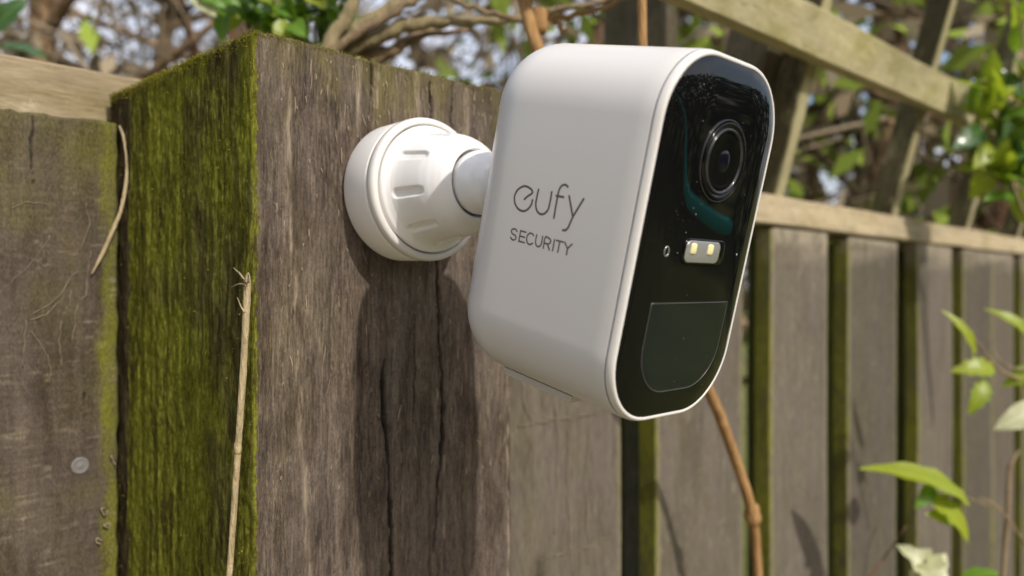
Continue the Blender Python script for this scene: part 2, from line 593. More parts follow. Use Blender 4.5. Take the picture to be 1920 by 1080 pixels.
def build_post():
    r = .0016
    us = [POST_D - k * (POST_D - r) / 250 for k in range(251)]
    path = [(0.0, y, (-1, 0)) for y in us]
    for k in range(1, 6):
        t = math.pi / 2 * k / 6
        path.append((r - r * math.cos(t), r - r * math.sin(t), (-math.cos(t), -math.sin(t))))
    nf = 270
    path += [(r + k * (POST_W - 2 * r) / nf, 0.0, (0, -1)) for k in range(nf + 1)]
    for k in range(1, 6):
        t = math.pi / 2 * k / 6
        path.append((POST_W - r + r * math.sin(t), r - r * math.cos(t), (math.sin(t), -math.cos(t))))
    path += [(POST_W, r + k * (POST_D - r) / 10, (1, 0)) for k in range(11)]
    P = np.array([(p[0], p[1]) for p in path]); Nn = np.array([p[2] for p in path])
    seg = np.r_[0, np.cumsum(np.hypot(*np.diff(P, axis=0).T))] * 1000
    i_edge = 251 + 2
    u = seg - seg[i_edge]                              # mm from the near edge: negative on the mossy side
    zt = POST_TOP * 1000
    z = np.r_[zt - np.arange(0, 4, .35), zt - np.arange(4, 250, .55), np.linspace(zt - 255, -EYE * 1000, 14)][::-1]
    U, Z = np.meshgrid(u, z)
    fine = vnoise(U / .55, Z / 16, 1) * .06 + vnoise(U / 1.3, Z / 34, 2) * .13 + vnoise(U / 4.2, Z / 90, 3) * .22 + vnoise(U / 14, Z / 60, 4) * .3 + vnoise(U / .9, Z / 1.4, 9) * .07 + np.clip(vnoise(U / 1.6, Z / 9, 10) - .45, 0, 1) * .35
    fine += vnoise(U / 1.0, Z / 4.0, 8) * .05
    front = np.clip(U / 2.0, 0, 1)
    cr = crack_field(U, Z, CR_FRONT) * front
    mossy = np.clip((-U - .2) / 3.0, 0, 1)
    chk = np.clip(1 - np.abs(vnoise(U / 3.4 + .35 * vnoise(Z / 18, U / 9, 14), Z / 46, 15)) / .07, 0, 1) * np.clip(vnoise(U / 12, Z / 45, 16) * 2.2 + .1, 0, 1) * front
    lump = vnoise(U / 3.0, Z / 5.0, 11) * .20 + vnoise(U / 1.2, Z / 2.2, 12) * .14 + vnoise(U / 8, Z / 16, 13) * .3
    disp = fine * 1.15 - cr * 2.6 - chk * .30 + mossy * lump
    top_d = zt - Z
    disp -= np.clip(1 - top_d / 1.6, 0, 1) ** 2 * 1.0   # worn upper arris
    edge_wear = np.exp(-(U / 2.5) ** 2) * (vnoise(Z / 14, Z * 0, 21) - .3) * .22
    disp += edge_wear
    X = P[None, :, 0] * 1000 + Nn[None, :, 0] * disp
    Y = P[None, :, 1] * 1000 + Nn[None, :, 1] * disp
    Zj = Z + np.clip(1 - top_d / 4, 0, 1) * (vnoise(U / 2.2, U * 0, 31) * .25 + vnoise(U / 12, U * 0, 32) * .6 + vnoise(U / .8, U * 0, 33) * .18)
    V = np.stack([X, Y, Zj + EYE * 1000], -1).reshape(-1, 3) / 1000
    nr, nc = U.shape
    i = np.arange(nr - 1)[:, None] * nc + np.arange(nc - 1)[None, :]
    Fq = np.stack([i, i + 1, i + nc + 1, i + nc], -1).reshape(-1, 4)
    # masks that stay put: moss cover, pale weathered fibre, open cracks
    moss = np.clip(1 - (U - 0) / 2.2, 0, 1) * .0
    topm = np.clip(1 - (zt - Z + vnoise(U / 5, Z / 14, 41) * 14 + vnoise(U / 1.5, Z / 9, 42) * 6) / 26, 0, 1)
    moss = np.maximum(topm * .75 * front, moss)
    moss = np.maximum(moss, np.exp(-(np.clip(U, 0, 99) / 1.4) ** 2) * front)
    moss = np.maximum(moss, front * np.clip(vnoise(U / 16 + 3, Z / 40, 44) * 1.2 - .1, 0, 1) * np.clip((U - 50) / 25, 0, 1) * np.clip((Z + 5) / 50, 0, 1) * 1.0)
    ridge = np.exp(-((U - np.interp(Z, [-150, -100, -45, 0, 30], [19.5, 20, 17, 14.5, 12.5]) - vnoise(Z / 9, Z * 0, 51) * .8) / .9) ** 2) * np.clip(.5 + vnoise(U / 1.2, Z / 8, 52), 0, 1) * .7
    for uu, z0, z1, w in ((41, 86, 55, .7), (48.5, 80, 66, 1.0), (67.5, 84, 62, 1.1), (76.8, 80, 50, .9), (93, 82, 40, 1.4), (81.5, -66, -100, .6)):
        zz = (Z < z0) & (Z > z1)
        ridge = np.maximum(ridge, np.where(zz, np.exp(-((U - uu - vnoise(Z / 6, Z * 0 + uu, 53) * .7) / w) ** 2), 0) * np.clip(.6 + vnoise(U, Z / 7, 54) * .6, 0, 1) * .8)
    ridge = np.maximum(ridge, np.clip(1 - np.abs(U - POST_W * 1000 + 2.6 + .4 * vnoise(Z / 5, Z * 0, 55)) / .9, 0, 1) * np.clip(.55 + .8 * vnoise(Z / 7, Z * 0, 56), 0, 1))
    pale = ridge * front
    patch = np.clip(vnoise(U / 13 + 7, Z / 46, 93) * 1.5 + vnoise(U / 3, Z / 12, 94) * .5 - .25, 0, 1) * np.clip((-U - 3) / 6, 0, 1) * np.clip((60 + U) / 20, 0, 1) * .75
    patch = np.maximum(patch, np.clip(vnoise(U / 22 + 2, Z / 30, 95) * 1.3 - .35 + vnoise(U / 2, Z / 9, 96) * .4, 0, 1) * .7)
    bare_shade = np.clip((-U - POST_D * 1000 + 22.5 + vnoise(Z / 12, Z * 0, 91) * 1.2 + vnoise(Z / 3, U / 2, 92) * .8) / 1.5, 0, 1)  # rear band: shade of the flank's far end painted as dark brown
    bare_shade = np.maximum(bare_shade, patch * (U < 0))
    root = empty("fence_post", FW(0, 0, -EYE), TH)
    tag(root, "square weathered timber post with a mossy side, carrying the white camera", "fence post")
    # material split: mossy flank against weathered front
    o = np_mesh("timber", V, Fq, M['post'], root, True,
                {"moss": moss.ravel(), "pale": pale.ravel(), "crack": np.maximum(cr ** .7, chk * .45).ravel(), "bare_shade": bare_shade.ravel()})
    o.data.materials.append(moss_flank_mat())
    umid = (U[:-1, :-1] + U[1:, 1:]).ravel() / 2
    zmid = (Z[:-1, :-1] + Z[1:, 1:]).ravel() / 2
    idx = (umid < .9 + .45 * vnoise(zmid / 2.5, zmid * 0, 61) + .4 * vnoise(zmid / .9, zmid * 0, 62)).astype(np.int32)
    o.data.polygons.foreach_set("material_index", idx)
    # end grain top and hidden back
    ring = [Vector(v) for v in V.reshape(nr, nc, 3)[-1]][::6]
    cap_v = ring + [Vector((POST_W * .5, POST_D * .5, EYE + POST_TOP - .0005))]
    cap_f = [(k, k + 1, len(ring)) for k in range(len(ring) - 1)] + [(len(ring) - 1, 0, len(ring))]
    mesh_obj("end_grain", cap_v, cap_f, M['post'], root, False, {"moss": [1.0] * len(cap_v), "pale": [0.0] * len(cap_v), "crack": [0.0] * len(cap_v)})
    back = [(0, POST_D, 0), (POST_W, POST_D, 0), (POST_W, POST_D, EYE + POST_TOP), (0, POST_D, EYE + POST_TOP)]
    mesh_obj("back_face", back, [(3, 2, 1, 0)], M['dark_post'], root, False)
    # moss growing along the top arrises and the near edge
    rs = np.random.RandomState(4)
    pts = []
    n1 = 5200
    for k in range(n1):
        q = rs.rand()
        if q < .50:                                     # top of the mossy flank
            b = rs.rand() ** .8 * POST_D
            p = (-.0002 - rs.rand() * .0005, b, POST_TOP - abs(rs.randn()) * .0022); nrm = (-.6, 0, .8)
        elif q < .72:                                   # top of the front
            a = rs.rand() ** 1.5 * POST_W
            p = (a, -.0002 - rs.rand() * .0003, POST_TOP - .0003 - abs(rs.randn()) * .0009); nrm = (0, -.6, .8)
        elif q < .80:                                   # near edge
            zz = POST_TOP - rs.rand() * .23
            p = (.0004 + rs.rand() * .0006, .0003 + rs.rand() * .0006, zz); nrm = (-.7, -.5, .3)
        else:                                           # scattered on the flank
            b = rs.rand() * POST_D
            zz = POST_TOP - rs.rand() * .23
            p = (-.0003, b, zz); nrm = (-1, 0, .1)
        pts.append((p, nrm))
    VV, FF, TT = [], [], []
    for (p, nrm) in pts:
        d = np.array(nrm) + rs.randn(3) * .45
        d /= np.linalg.norm(d)
        s = np.cross(d, rs.randn(3)); s /= np.linalg.norm(s) + 1e-9
        L = .0003 + rs.rand() ** 2 * .0009
        w = .00010 + rs.rand() * .00012
        p = np.array(p)
        o0 = len(VV)
        VV += [p - s * w, p + s * w, p + d * L]
        FF.append((o0, o0 + 1, o0 + 2))
        TT += [rs.rand() * .8 + .1 * (nrm[2] > .5)] * 3
    VV = np.array(VV); VV[:, 2] += EYE
    parts = []
    for k in range(190):
        a = .004 + rs.rand() * .112
        zz = POST_TOP - .003 - (rs.rand() ** 1.8) * .16
        L = .0012 + rs.rand() ** 2 * .0055
        tl = rs.randn() * .12
        r = .00006 + rs.rand() * .00012
        lift = rs.rand() ** 3 * .0006
        parts.append(tube([Vector((a + tl * L * t + .0003 * math.sin(t * 3 + k), -.00025 - lift * t, EYE + zz - L * t)) for t in (0, .35, .7, 1)], [r * .5, r, r, r * .3], 4))
    fv, ff = merge(parts)
    fo = mesh_obj("lifted_fibres", fv, ff, plain("pale_wood_fibre", (.36, .29, .20), .9, .1), root)
    fo["kind"] = "stuff"
    mo = np_mesh("moss", VV, np.array(FF), M['moss'], root, False, {"tone": TT})
    mo["kind"] = "stuff"
    return root


def moss_flank_mat():
    t = NT("algae_covered_wood")
    v = t.objvec(False)
    fine = t.noise(t.scaled(v, (1400, 1400, 240)), 1.0, 5, .7)
    st = t.noise(t.scaled(v, (300, 300, 55)), 1.0, 4, .68, .5)
    blob = t.noise(t.scaled(v, (420, 420, 260)), 1.0, 5, .72, .5)
    big = t.noise(t.scaled(v, (34, 34, 18)), 1.0, 4, .6, .4)
    tone = t.math('ADD', t.math('MULTIPLY', t.noise(t.scaled(v, (1500, 1500, 800)), 1.0, 4, .7), .30), t.math('ADD', t.math('MULTIPLY', t.math('ADD', st, fine), .15), t.math('MULTIPLY', blob, .40)))
    col = t.ramp(tone, [(.37, (.032, .029, .005)), (.44, (.098, .102, .012)), (.52, (.180, .186, .024)), (.64, (.33, .33, .07))])
    col = t.mix(t.math('MULTIPLY', t.rng(big, .45, .58, 0, .85), t.rng(t.math('ADD', t.math('MULTIPLY', st, .6), t.math('MULTIPLY', fine, .4)), .56, .44)), col, (.050, .036, .016))
    fl = t.noise(t.scaled(v, (1300, 1300, 170)), 1.0, 5, .75)
    col = t.mix(t.rng(fl, .62, .72, 0, .6), col, (.34, .31, .10))
    col = t.mix(t.attr("bare_shade"), col, t.mix(t.rng(st, .4, .6), (.034, .026, .013), (.085, .066, .036)))  # brown for moss-free patches and for the shade painted at the rear
    h = t.math('ADD', t.math('ADD', fine, st), blob)
    return t.done(col, 1.0, t.bump(h, .9, .0009), .0)


build_post()


# ------------------------------------------------------------------ boards and rails
def board(name, parent, w, h, d, mat, seed=0, segs=14, wobble=.0012, bevel=.0012, notch=.0, mossy=0.0, worn=0.0):
    """A sawn board standing in x (width), y (thickness), z (height), slightly uneven; mossy edges, worn top."""
    rs = random.Random(seed)
    e = min(.0045, w * .2)
    prof = [(bevel, 0, .75), (bevel + e, 0, .12), (w - bevel - e, 0, .08), (w - bevel, 0, .55), (w, bevel, 1), (w, d - bevel, 1),
            (w - bevel, d, .6), (bevel, d, .6), (0, d - bevel, 1), (0, bevel, 1)]
    V, Fc, mo, pa = [], [], [], []
    ph = rs.random() * 50
    zs = [h * k / segs for k in range(segs)] + ([h - .030, h - .016, h - .008] if worn else []) + [h]
    zs = sorted(set(zs))
    n = len(prof)
    for z in zs:
        top = z == h
        for (x, y, m) in prof:
            dx = wobble * mnoise.noise(Vector((ph, z * 7, 0 if x < w / 2 else 9)))
            dy = wobble * .7 * mnoise.noise(Vector((ph, z * 4, 20)))
            dz = (rs.random() - .5) * notch if top else 0
            V.append((x + dx, y + dy, z + dz))
            mo.append(m * mossy)
            pa.append(max(worn * max(0, 1 - (h - z) / .022 + rs.uniform(-.4, .4)) if h - z < .03 else 0, .55 * (worn > 0) * (m in (.75, .55))))
    for k in range(len(zs) - 1):
        for i in range(n):
            Fc.append((k * n + i, k * n + (i + 1) % n, (k + 1) * n + (i + 1) % n, (k + 1) * n + i))
    Fc.append(tuple(range(n))[::-1]); Fc.append(tuple((len(zs) - 1) * n + i for i in range(n)))
    return mesh_obj(name, V, Fc, mat, parent, False, {"moss": mo, "pale": pa, "crack": [0.0] * len(V)})


def rail(name, parent, a0, a1, b0, b1, z0, z1, mat, seed=0, segs=24, wobble=.0012):
    """A horizontal timber: built as a board along its own z, then laid down."""
    L, h, d = a1 - a0, z1 - z0, b1 - b0
    o = board(name, parent, h, L, d, mat, seed, segs, wobble)
    # own z runs along the fence, own x points down
    o.matrix_basis = Matrix(((0, 0, 1, a0), (0, 1, 0, b0), (-1, 0, 0, z1), (0, 0, 0, 1)))
    return o


def near_board(parent, a0, a1, b, ztop, mat):
    """The close board left of the post, with dense real relief."""
    W = (a1 - a0) * 1000
    u = np.linspace(0, W, 190)
    z = np.r_[ztop * 1000 - np.arange(0, 260, .8), np.linspace(ztop * 1000 - 270, -EYE * 1000 + 20, 8)][::-1]
    U, Z = np.meshgrid(u, z)
    cr = crack_field(U, Z, [[(W - 32.2, ztop * 1000 - 1, .3), (W - 32.8, ztop * 1000 - 16, .5), (W - 33, ztop * 1000 - 22, .2), (W - 32, ztop * 1000 - 29, .1)],
                            [(W - 13.3, -43, .15), (W - 13.4, -56, .3), (W - 13.4, -63, .1)]])
    disp = vnoise(U / 14, Z / 1.3, 71) * .10 + vnoise(U / 30, Z / 5, 72) * .16 + vnoise(U / 2, Z / 30, 73) * .12 + vnoise(U / 18, Z / 24, 74) * .3 - cr * 1.6
    er = np.clip(1 - (W - U) / 1.6, 0, 1) ** 2 * 1.3 + np.clip(1 - (ztop * 1000 - Z) / 1.2, 0, 1) ** 2 * .9
    disp = disp - er
    edge = (U > W - 1) * vnoise(Z / 7, Z * 0, 75) * .4
    V = np.stack([U + edge, -disp, Z + np.clip(1 - (ztop * 1000 - Z) / 3, 0, 1) * vnoise(U / 3, U * 0, 76) * .7], -1).reshape(-1, 3) / 1000
    nr, nc = U.shape
    i = np.arange(nr - 1)[:, None] * nc + np.arange(nc - 1)[None, :]
    Fq = np.stack([i, i + 1, i + nc + 1, i + nc], -1).reshape(-1, 4)
    # side, top and back
    th = .0150
    right = V.reshape(nr, nc, 3)[:, -1].copy(); rb = right.copy(); rb[:, 1] = th
    top = V.reshape(nr, nc, 3)[-1].copy(); tb = top.copy(); tb[:, 1] = th
    left = V.reshape(nr, nc, 3)[:, 0].copy(); lb = left.copy(); lb[:, 1] = th
    base = len(V)
    V = np.vstack([V, rb, tb, lb])
    k = np.arange(nr - 1)
    R0 = k * nc + nc - 1
    F2 = np.stack([R0, base + k, base + k + 1, R0 + nc], -1)
    kk = np.arange(nc - 1)
    T0 = (nr - 1) * nc + kk
    F3 = np.stack([T0, T0 + 1, base + nr + kk + 1, base + nr + kk], -1)
    F4 = np.stack([base + nr + nc + k, k * nc, (k + 1) * nc, base + nr + nc + k + 1], -1)
    Fq = np.vstack([Fq, F2, F3, F4])
    mo = np.clip(1.5 - (W - U + vnoise(Z / 9, Z * 0, 77) * 1.6 + vnoise(U / 2, Z / 4, 79) * 1.2) / 6.0, 0, 1) * 1.3
    mo = np.maximum(mo, np.clip(1 - (ztop * 1000 - Z) / 60, 0, 1) * .30 + np.clip(vnoise(U / 12, Z / 14, 78), 0, 1) * .25)
    moss = np.r_[np.clip(mo, 0, 1).ravel(), np.ones(nr), np.full(nc, .8), np.full(nr, .5)]
    pale = np.r_[(np.clip(vnoise(U / 5, Z / 1.0, 80) * vnoise(U / 9, Z / 12, 81) * 1.7 - .25, 0, .6)).ravel(), np.zeros(nr + nc + nr)]
    crk = np.r_[(cr ** .7).ravel(), np.zeros(nr + nc + nr)]
    o = np_mesh("board", V, Fq, mat, parent, True, {"moss": moss, "pale": pale, "crack": crk})
    o.location = (a0, b, EYE)
    return o


left_panel = empty("fence", FW(0, 0, -EYE), TH)
tag(left_panel, "brown board fence panel left of the post, nailed to a pale rail", "fence panel")
near_board(left_panel, -.128, -.0012, .1155, .0700, M['board_near'])
o = board("board", left_panel, .125, EYE + .0690, .015, M['board'], 2)
o.location = (-.262, .1155, 0)
o = board("back_board", left_panel, .120, EYE + .056, .014, M['back_board'], 3)
o.location = (-.055, .1660, 0)
rail("rail", left_panel, -1.3, .118, .1330, .1640, EYE + .0600, EYE + .0950, M['pale_rail'], 4, 40)
rail("rail", left_panel, -1.3, .118, .1330, .1640, EYE - .90, EYE - .86, M['dark_post'], 5, 12)
# nail in the near board
np_ = on_face(150, 873, .1155)
q = np_ - FW(0, 0, -EYE)
na, nz = q.dot(E1), q.z
bm = bmesh.new()
prev = None
for (rr_, dd) in ((.0035, .0004), (.0036, -.0004), (.0031, -.0009), (.0026, -.0006), (.0012, -.0008), (.0001, -.0011)):
    ring = [bm.verts.new((rr_ * math.cos(2 * math.pi * k / 24) * (1 + .03 * math.sin(k * 2.3)), dd, rr_ * math.sin(2 * math.pi * k / 24))) for k in range(24)]
    if prev:
        for k in range(24): bm.faces.new((prev[k], prev[(k + 1) % 24], ring[(k + 1) % 24], ring[k]))
    prev = ring
bm.faces.new(prev)
nl = bm_obj("nail_head", bm, M['nail'], left_panel, True)
nl.location = (na, .1155, nz)

right_panel = empty("fence", FW(.1215, 0, -EYE), TH)
tag(right_panel, "brown hit-and-miss paling fence running away to the right of the post", "fence panel")
PALE_B = .0580
pales = [((on_face(l, 700, PALE_B) - E0).dot(E1) if l else .1222, (on_face(r, 700, PALE_B) - E0).dot(E1))
         for l, r in ((0, 1166), (1231, 1393), (1446, 1552), (1591, 1681), (1721, 1785), (1806, 1860))]
pales += [(1.10, 1.21), (1.26, 1.37),
         (1.42, 1.53), (1.58, 1.69), (1.75, 1.86), (1.92, 2.03), (2.09, 2.2), (2.27, 2.38), (2.45, 2.56)]
tops = [.0475, .0480, .0478, .0470, .0482, .0475] + [.0478] * 9
for k, ((a0, a1), zt) in enumerate(zip(pales, tops)):
    o = board("board", right_panel, a1 - a0, EYE + zt, .0150, M['board'], 20 + k, 18, .0022, .0014, .003, 1.3, 1.2)
    o.location = (a0 - .1215, PALE_B, 0)
for k in range(len(pales) - 1):
    a0 = pales[k][1] - .030; a1 = pales[k + 1][0] + .030
    o = board("back_board", right_panel, a1 - a0, EYE + .0470, .0140, M['back_board'], 60 + k, 12, .0018)
    o.location = (a0 - .1215, PALE_B + .0480, 0)
rail("capping_rail", right_panel, .0012, 3.0, PALE_B - .0040, PALE_B + .064, EYE + .0500, EYE + .0730, M['cap_rail'], 7, 60, .0016)
rail("hidden_rail", right_panel, .0012, 3.0, PALE_B + .0155, PALE_B + .0475, EYE - .70, EYE - .62, M['back_board'], 8, 20)

# ------------------------------------------------------------------ trellis leaning over the right fence
LEAN = math.radians(15)
trellis = empty("trellis", None, mat=Matrix.Translation(FW(.1215, PALE_B + .004, .0735)) @ Matrix.Rotation(TH, 4, 'Z') @ Matrix.Rotation(LEAN, 4, 'X'))
tag(trellis, "pale green wooden trellis leaning out above the right fence", "trellis")


def lath(name, a0, a1, z0, z1, b0, b1, seed, vertical, mat):
    if vertical:
        o = board(name, trellis, a1 - a0, z1 - z0, b1 - b0, mat, seed, 10, .0010, .0008, 0, 2.0)  # heavy moss weight carries the shade painted on upright sides
        o.location = (a0, b0, z0)
    else:
        o = rail(name, trellis, a0, a1, b0, b1, z0, z1, mat, seed, 20, .0012)
    return o


SL = [.370, .628, .880, 1.13, 1.38, 1.63, 1.88, 2.13]
for k, a in enumerate(SL):
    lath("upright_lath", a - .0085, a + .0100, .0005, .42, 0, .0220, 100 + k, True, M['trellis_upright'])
for k, z in enumerate((.1075, .300)):
    o = lath("cross_lath", .02, 2.4 if k else .945, z, z + .0335, -.0190, -.0005, 130 + k, False, M['trellis'])
    o.matrix_basis = Matrix.Translation((.4, 0, z)) @ Matrix.Rotation(math.radians(-.8), 4, 'Y') @ Matrix.Translation((-.4, 0, -z)) @ o.matrix_basis
for k, a in enumerate((.378, 1.40)):
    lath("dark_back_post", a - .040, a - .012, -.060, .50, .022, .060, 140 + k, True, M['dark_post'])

# upright post behind, showing left of the trellis
DPB = .125
dpa = (on_face(1252, 40, DPB) - E0).dot(E1)
dpost = empty("fence_post", FW(dpa, DPB, -EYE), TH)
tag(dpost, "dark square upright rising behind the white camera's top beside a brown cane", "fence post")
o = board("timber", dpost, .016, EYE + .34, .066, M['dark_post'], 151, 20, .0015)
o.location = (0, 0, 0)

# ------------------------------------------------------------------ the security camera
DW, DD, DH, DR, DB = .05615, .06559, .0980, .01976, .0174
Rz = Matrix.Rotation(0.79254723, 4, 'Z') @ Matrix.Rotation(0.23612251, 4, 'X')
DM = Matrix.Translation((0.04973035, 0.2147738, EYE + 0.01147771)) @ Rz
device = empty("security_camera", None, mat=DM)
tag(device, "white battery security camera with glossy black front and grey lettering, on a ball mount", "camera")


def rrect(w, h, r, n=14):
    r = max(r, 1e-5)
    P = []
    for cx, cz, a0 in ((w / 2 - r, h / 2 - r, 0), (-w / 2 + r, h / 2 - r, 90), (-w / 2 + r, -h / 2 + r, 180), (w / 2 - r, -h / 2 + r, 270)):
        for k in range(n + 1):
            t = math.radians(a0 + 90 * k / n)
            P.append((cx + r * math.cos(t), cz + r * math.sin(t)))
    return P


def loft(rings, close_start=False, close_end=True):
    n = len(rings[0]); V = []; Fc = []
    for r in rings: V += r
    for i in range(len(rings) - 1):
        for k in range(n):
            k2 = (k + 1) % n
            Fc.append((i * n + k, i * n + k2, (i + 1) * n + k2, (i + 1) * n + k))
    if close_start: Fc.append(tuple(range(n))[::-1])
    if close_end: Fc.append(tuple((len(rings) - 1) * n + k for k in range(n)))
    return V, Fc


def ring_at(y, inset):
    return [(x, y, z) for x, z in rrect(DW - 2 * inset, DH - 2 * inset, DR - inset if DR - inset > .0024 else .0024)]


# shell: open at the front, big soft back edge
rings = [ring_at(.0024, .00012), ring_at(.0028, 0)]
for k in range(1, 11): rings.append(ring_at(.0028 + (DD - DB - .0028) * k / 10, 0))
for k in range(1, 17):
    t = math.pi / 2 * k / 16
    rings.append(ring_at(DD - DB + DB * math.sin(t), DB * (1 - math.cos(t))))
mesh_obj("shell", *loft(rings), M['white'], device)
# front rim: a bevelled ring proud of the black panel
rings = [ring_at(.00235, .00030), ring_at(.0020, .00008), ring_at(.0016, .00008), ring_at(.0008, .00030), ring_at(.0002, .0006),
         ring_at(.0, .0009), ring_at(.0, .00145), ring_at(.0002, .0016), ring_at(.003, .0017)]
mesh_obj("front_rim", *loft(rings, False, False), M['white'], device)


def dome_y(x, z):
    """Front surface of the black panel: gently bulged, rolling over at its edge."""
    w, h, r = DW / 2 - .0016, DH / 2 - .0016, DR - .0016
    qx, qz = abs(x) - (w - r), abs(z) - (h - r)
    d = -(math.hypot(max(qx, 0), max(qz, 0)) + min(max(qx, qz), 0) - r)       # distance in from the edge
    t = min(max(d / .0125, 0), 1)
    return .0001 - .0017 * (1 - (1 - t) ** 2.2)


outl = rrect(DW - .0032, DH - .0032, DR - .0016, 18)
rings = [[(x, .002, z) for x, z in outl]]
SS = [1, .994, .985, .97, .95, .92, .885, .845, .80, .74, .66, .56, .44, .3, .15]
for s in SS:
    rings.append([(x * s, dome_y(x * s, z * s), z * s) for x, z in outl])
mesh_obj("front_panel", *loft(rings), M['glass_black'], device)

# lens: rings set in the panel
LZ, LX = .0225, .0003


def turned(profile, seg=56):
    """Lathe about the device's front axis: profile of (radius, y)."""
    return loft([[(LX + r * math.cos(2 * math.pi * k / seg), y, LZ + r * math.sin(2 * math.pi * k / seg)) for k in range(seg)] for r, y in profile])


lens = mesh_obj("lens", *turned([(.0100, -.0010), (.0100, -.00235), (.0098, -.0025), (.0094, -.0025), (.0090, -.0021), (.0086, -.00205)]), M['black_satin'], device)
mesh_obj("lens_ring", *turned([(.00865, -.0019), (.0085, -.00245), (.0082, -.00262), (.0079, -.00245), (.0078, -.0019), (.0072, -.0012), (.0068, -.0009)]), M['ring'], lens)
mesh_obj("lens_cone", *turned([(.00695, -.0008), (.0069, -.0020), (.0066, -.0021), (.0062, -.0014), (.0048, -.0006), (.0044, -.0010), (.0041, -.0010)]), M['black_satin'], lens)
mesh_obj("lens_glass", *turned([(.0042, -.0007), (.0040, -.0013), (.0034, -.0018), (.0024, -.00225), (.0012, -.00245), (.0003, -.0025)]), M['lens'], lens)
mesh_obj("outer_ring", *turned([(.0107, -.0016), (.0107, -.00198), (.01055, -.00206), (.0104, -.00198), (.0104, -.0016)]), M['ring'], lens)


def pill(cx, cz, w, h, r, y0, y1, b, n=8):
    """A small rounded block with a bevelled front."""
    def rg(ins, y): return [(cx + x, y, cz + z) for x, z in rrect(w - 2 * ins, h - 2 * ins, r - ins, n)]
    return loft([rg(0, y0), rg(0, y1 + b), rg(b * .4, y1 + b * .3), rg(b, y1)])


def frame_tube(pts, r, closed=True):
    V, Fc = [], []
    n = len(pts); m = 6
    P = [Vector(p) for p in pts]
    for i in range(n):
        t = (P[(i + 1) % n] - P[i - 1]).normalized()
        nn = Vector((0, -1, 0)); s = t.cross(nn).normalized()
        for k in range(m):
            a = 2 * math.pi * k / m
            V.append(P[i] + (nn * math.cos(a) + s * math.sin(a)) * r)
    for i in range(n):
        for k in range(m):
            j = (i + 1) % n
            Fc.append((i * m + k, i * m + (k + 1) % m, j * m + (k + 1) % m, j * m + k))
    return V, Fc


# spotlight window with two LEDs
spot = mesh_obj("spotlight", *pill(.0002, -.0016, .0200, .0068, .0022, -.0012, -.00212, .0003), M['black_satin'], device)
mesh_obj("reflector", *pill(-.0010, -.0016, .0165, .0058, .0018, -.0015, -.00235, .0002), M['reflector'], spot)
for x in (-.0060, .0022):
    mesh_obj("led", *pill(x, -.0008, .0027, .0030, .0007, -.0019, -.0027, .0004), M['led'], spot)
rd_ = random.Random(3)
DV, DF = [], []
for k in range(75):
    x, z = rd_.uniform(-.024, .024), rd_.uniform(-.044, .045)
    if rd_.random() < .4: x, z = rd_.gauss(-.013, .003), rd_.gauss(.004, .006)
    if abs(x) > .0245 or math.hypot(x, z - .0225) < .011: continue
    y = dome_y(x, z) - .00004
    r = .00005 + .00012 * rd_.random() ** 3
    o = len(DV)
    DV += [(x + r * math.cos(q) * rd_.uniform(.7, 1.3), y - (.00003 if q else 0), z + r * math.sin(q) * rd_.uniform(.7, 1.3)) for q in (0, 1.2, 2.5, 3.8, 5.1)]
    DF.append((o + 4, o + 3, o + 2, o + 1, o))
du = mesh_obj("dust", DV, DF, plain("pale_dust", (.42, .40, .36), .9, .1), device, False)
du["kind"] = "stuff"
# little status ring and speck
rs_ = mesh_obj("light_sensor", *frame_tube([(-.0168 + .00095 * math.cos(t * math.pi / 10), dome_y(-.0168, -.002) - .00003, -.0020 + .00125 * math.sin(t * math.pi / 10)) for t in range(20)], .00016), M['reflector'], device)
mesh_obj("microphone_hole", *pill(.0182, -.0018, .0008, .0008, .0004, -.0012, dome_y(.0182, -.0018) - .00005, .0001, 3), M['reflector'], device)


# motion sensor window, with its fine raised seam
def pir_outline(n=20):
    x0, x1, z1, z0, R0 = -.0186, .0186, -.0155, -.0400, .0130
    P = [(x0 + (x1 - x0) * k / n, z1) for k in range(n + 1)]
    P += [(x1, z1 - (z1 - z0 - R0) * k / 6) for k in range(1, 7)]
    P += [(x1 - R0 + R0 * math.cos(t), z0 + R0 - R0 * math.sin(t)) for t in [math.pi / 2 * k / 12 for k in range(1, 13)]]
    P += [(x1 - R0 - (x1 - x0 - 2 * R0) * k / 5, z0) for k in range(1, 6)]
    P += [(x0 + R0 - R0 * math.sin(t), z0 + R0 - R0 * math.cos(t)) for t in [math.pi / 2 * k / 12 for k in range(1, 13)]]
    P += [(x0, z0 + R0 + (z1 - z0 - R0) * k / 6) for k in range(1, 6)]
    return P


PO = pir_outline()
cxp, czp = 0, -.027
rings = []
for s in (1, .96, .9, .8, .65, .45, .2):
    rings.append([(cxp + (x - cxp) * s, dome_y(cxp + (x - cxp) * s, czp + (z - czp) * s) - .00005, czp + (z - czp) * s) for x, z in PO])
pir = mesh_obj("motion_sensor", *loft(rings), M['pir'], device)
mesh_obj("seam", *frame_tube([(x, dome_y(x, z) - .00005, z) for x, z in PO], .00017), M['line'], pir)

# rubber port cover and moulding line under the body
mesh_obj("port_cover", *[[Vector((x, y, z)) for x, y, z in pc] if i == 0 else pc for i, pc in enumerate((
    [(-.0135, .022, -.0486), (.0135, .022, -.0486), (.0135, .050, -.0486), (-.0135, .050, -.0486),
     (-.0130, .0225, -.0507), (.0130, .0225, -.0507), (.0130, .0495, -.0507), (-.0130, .0495, -.0507)],
    [(0, 1, 5, 4), (1, 2, 6, 5), (2, 3, 7, 6), (3, 0, 4, 7), (4, 5, 6, 7)]))], M['rubber'], device, False)

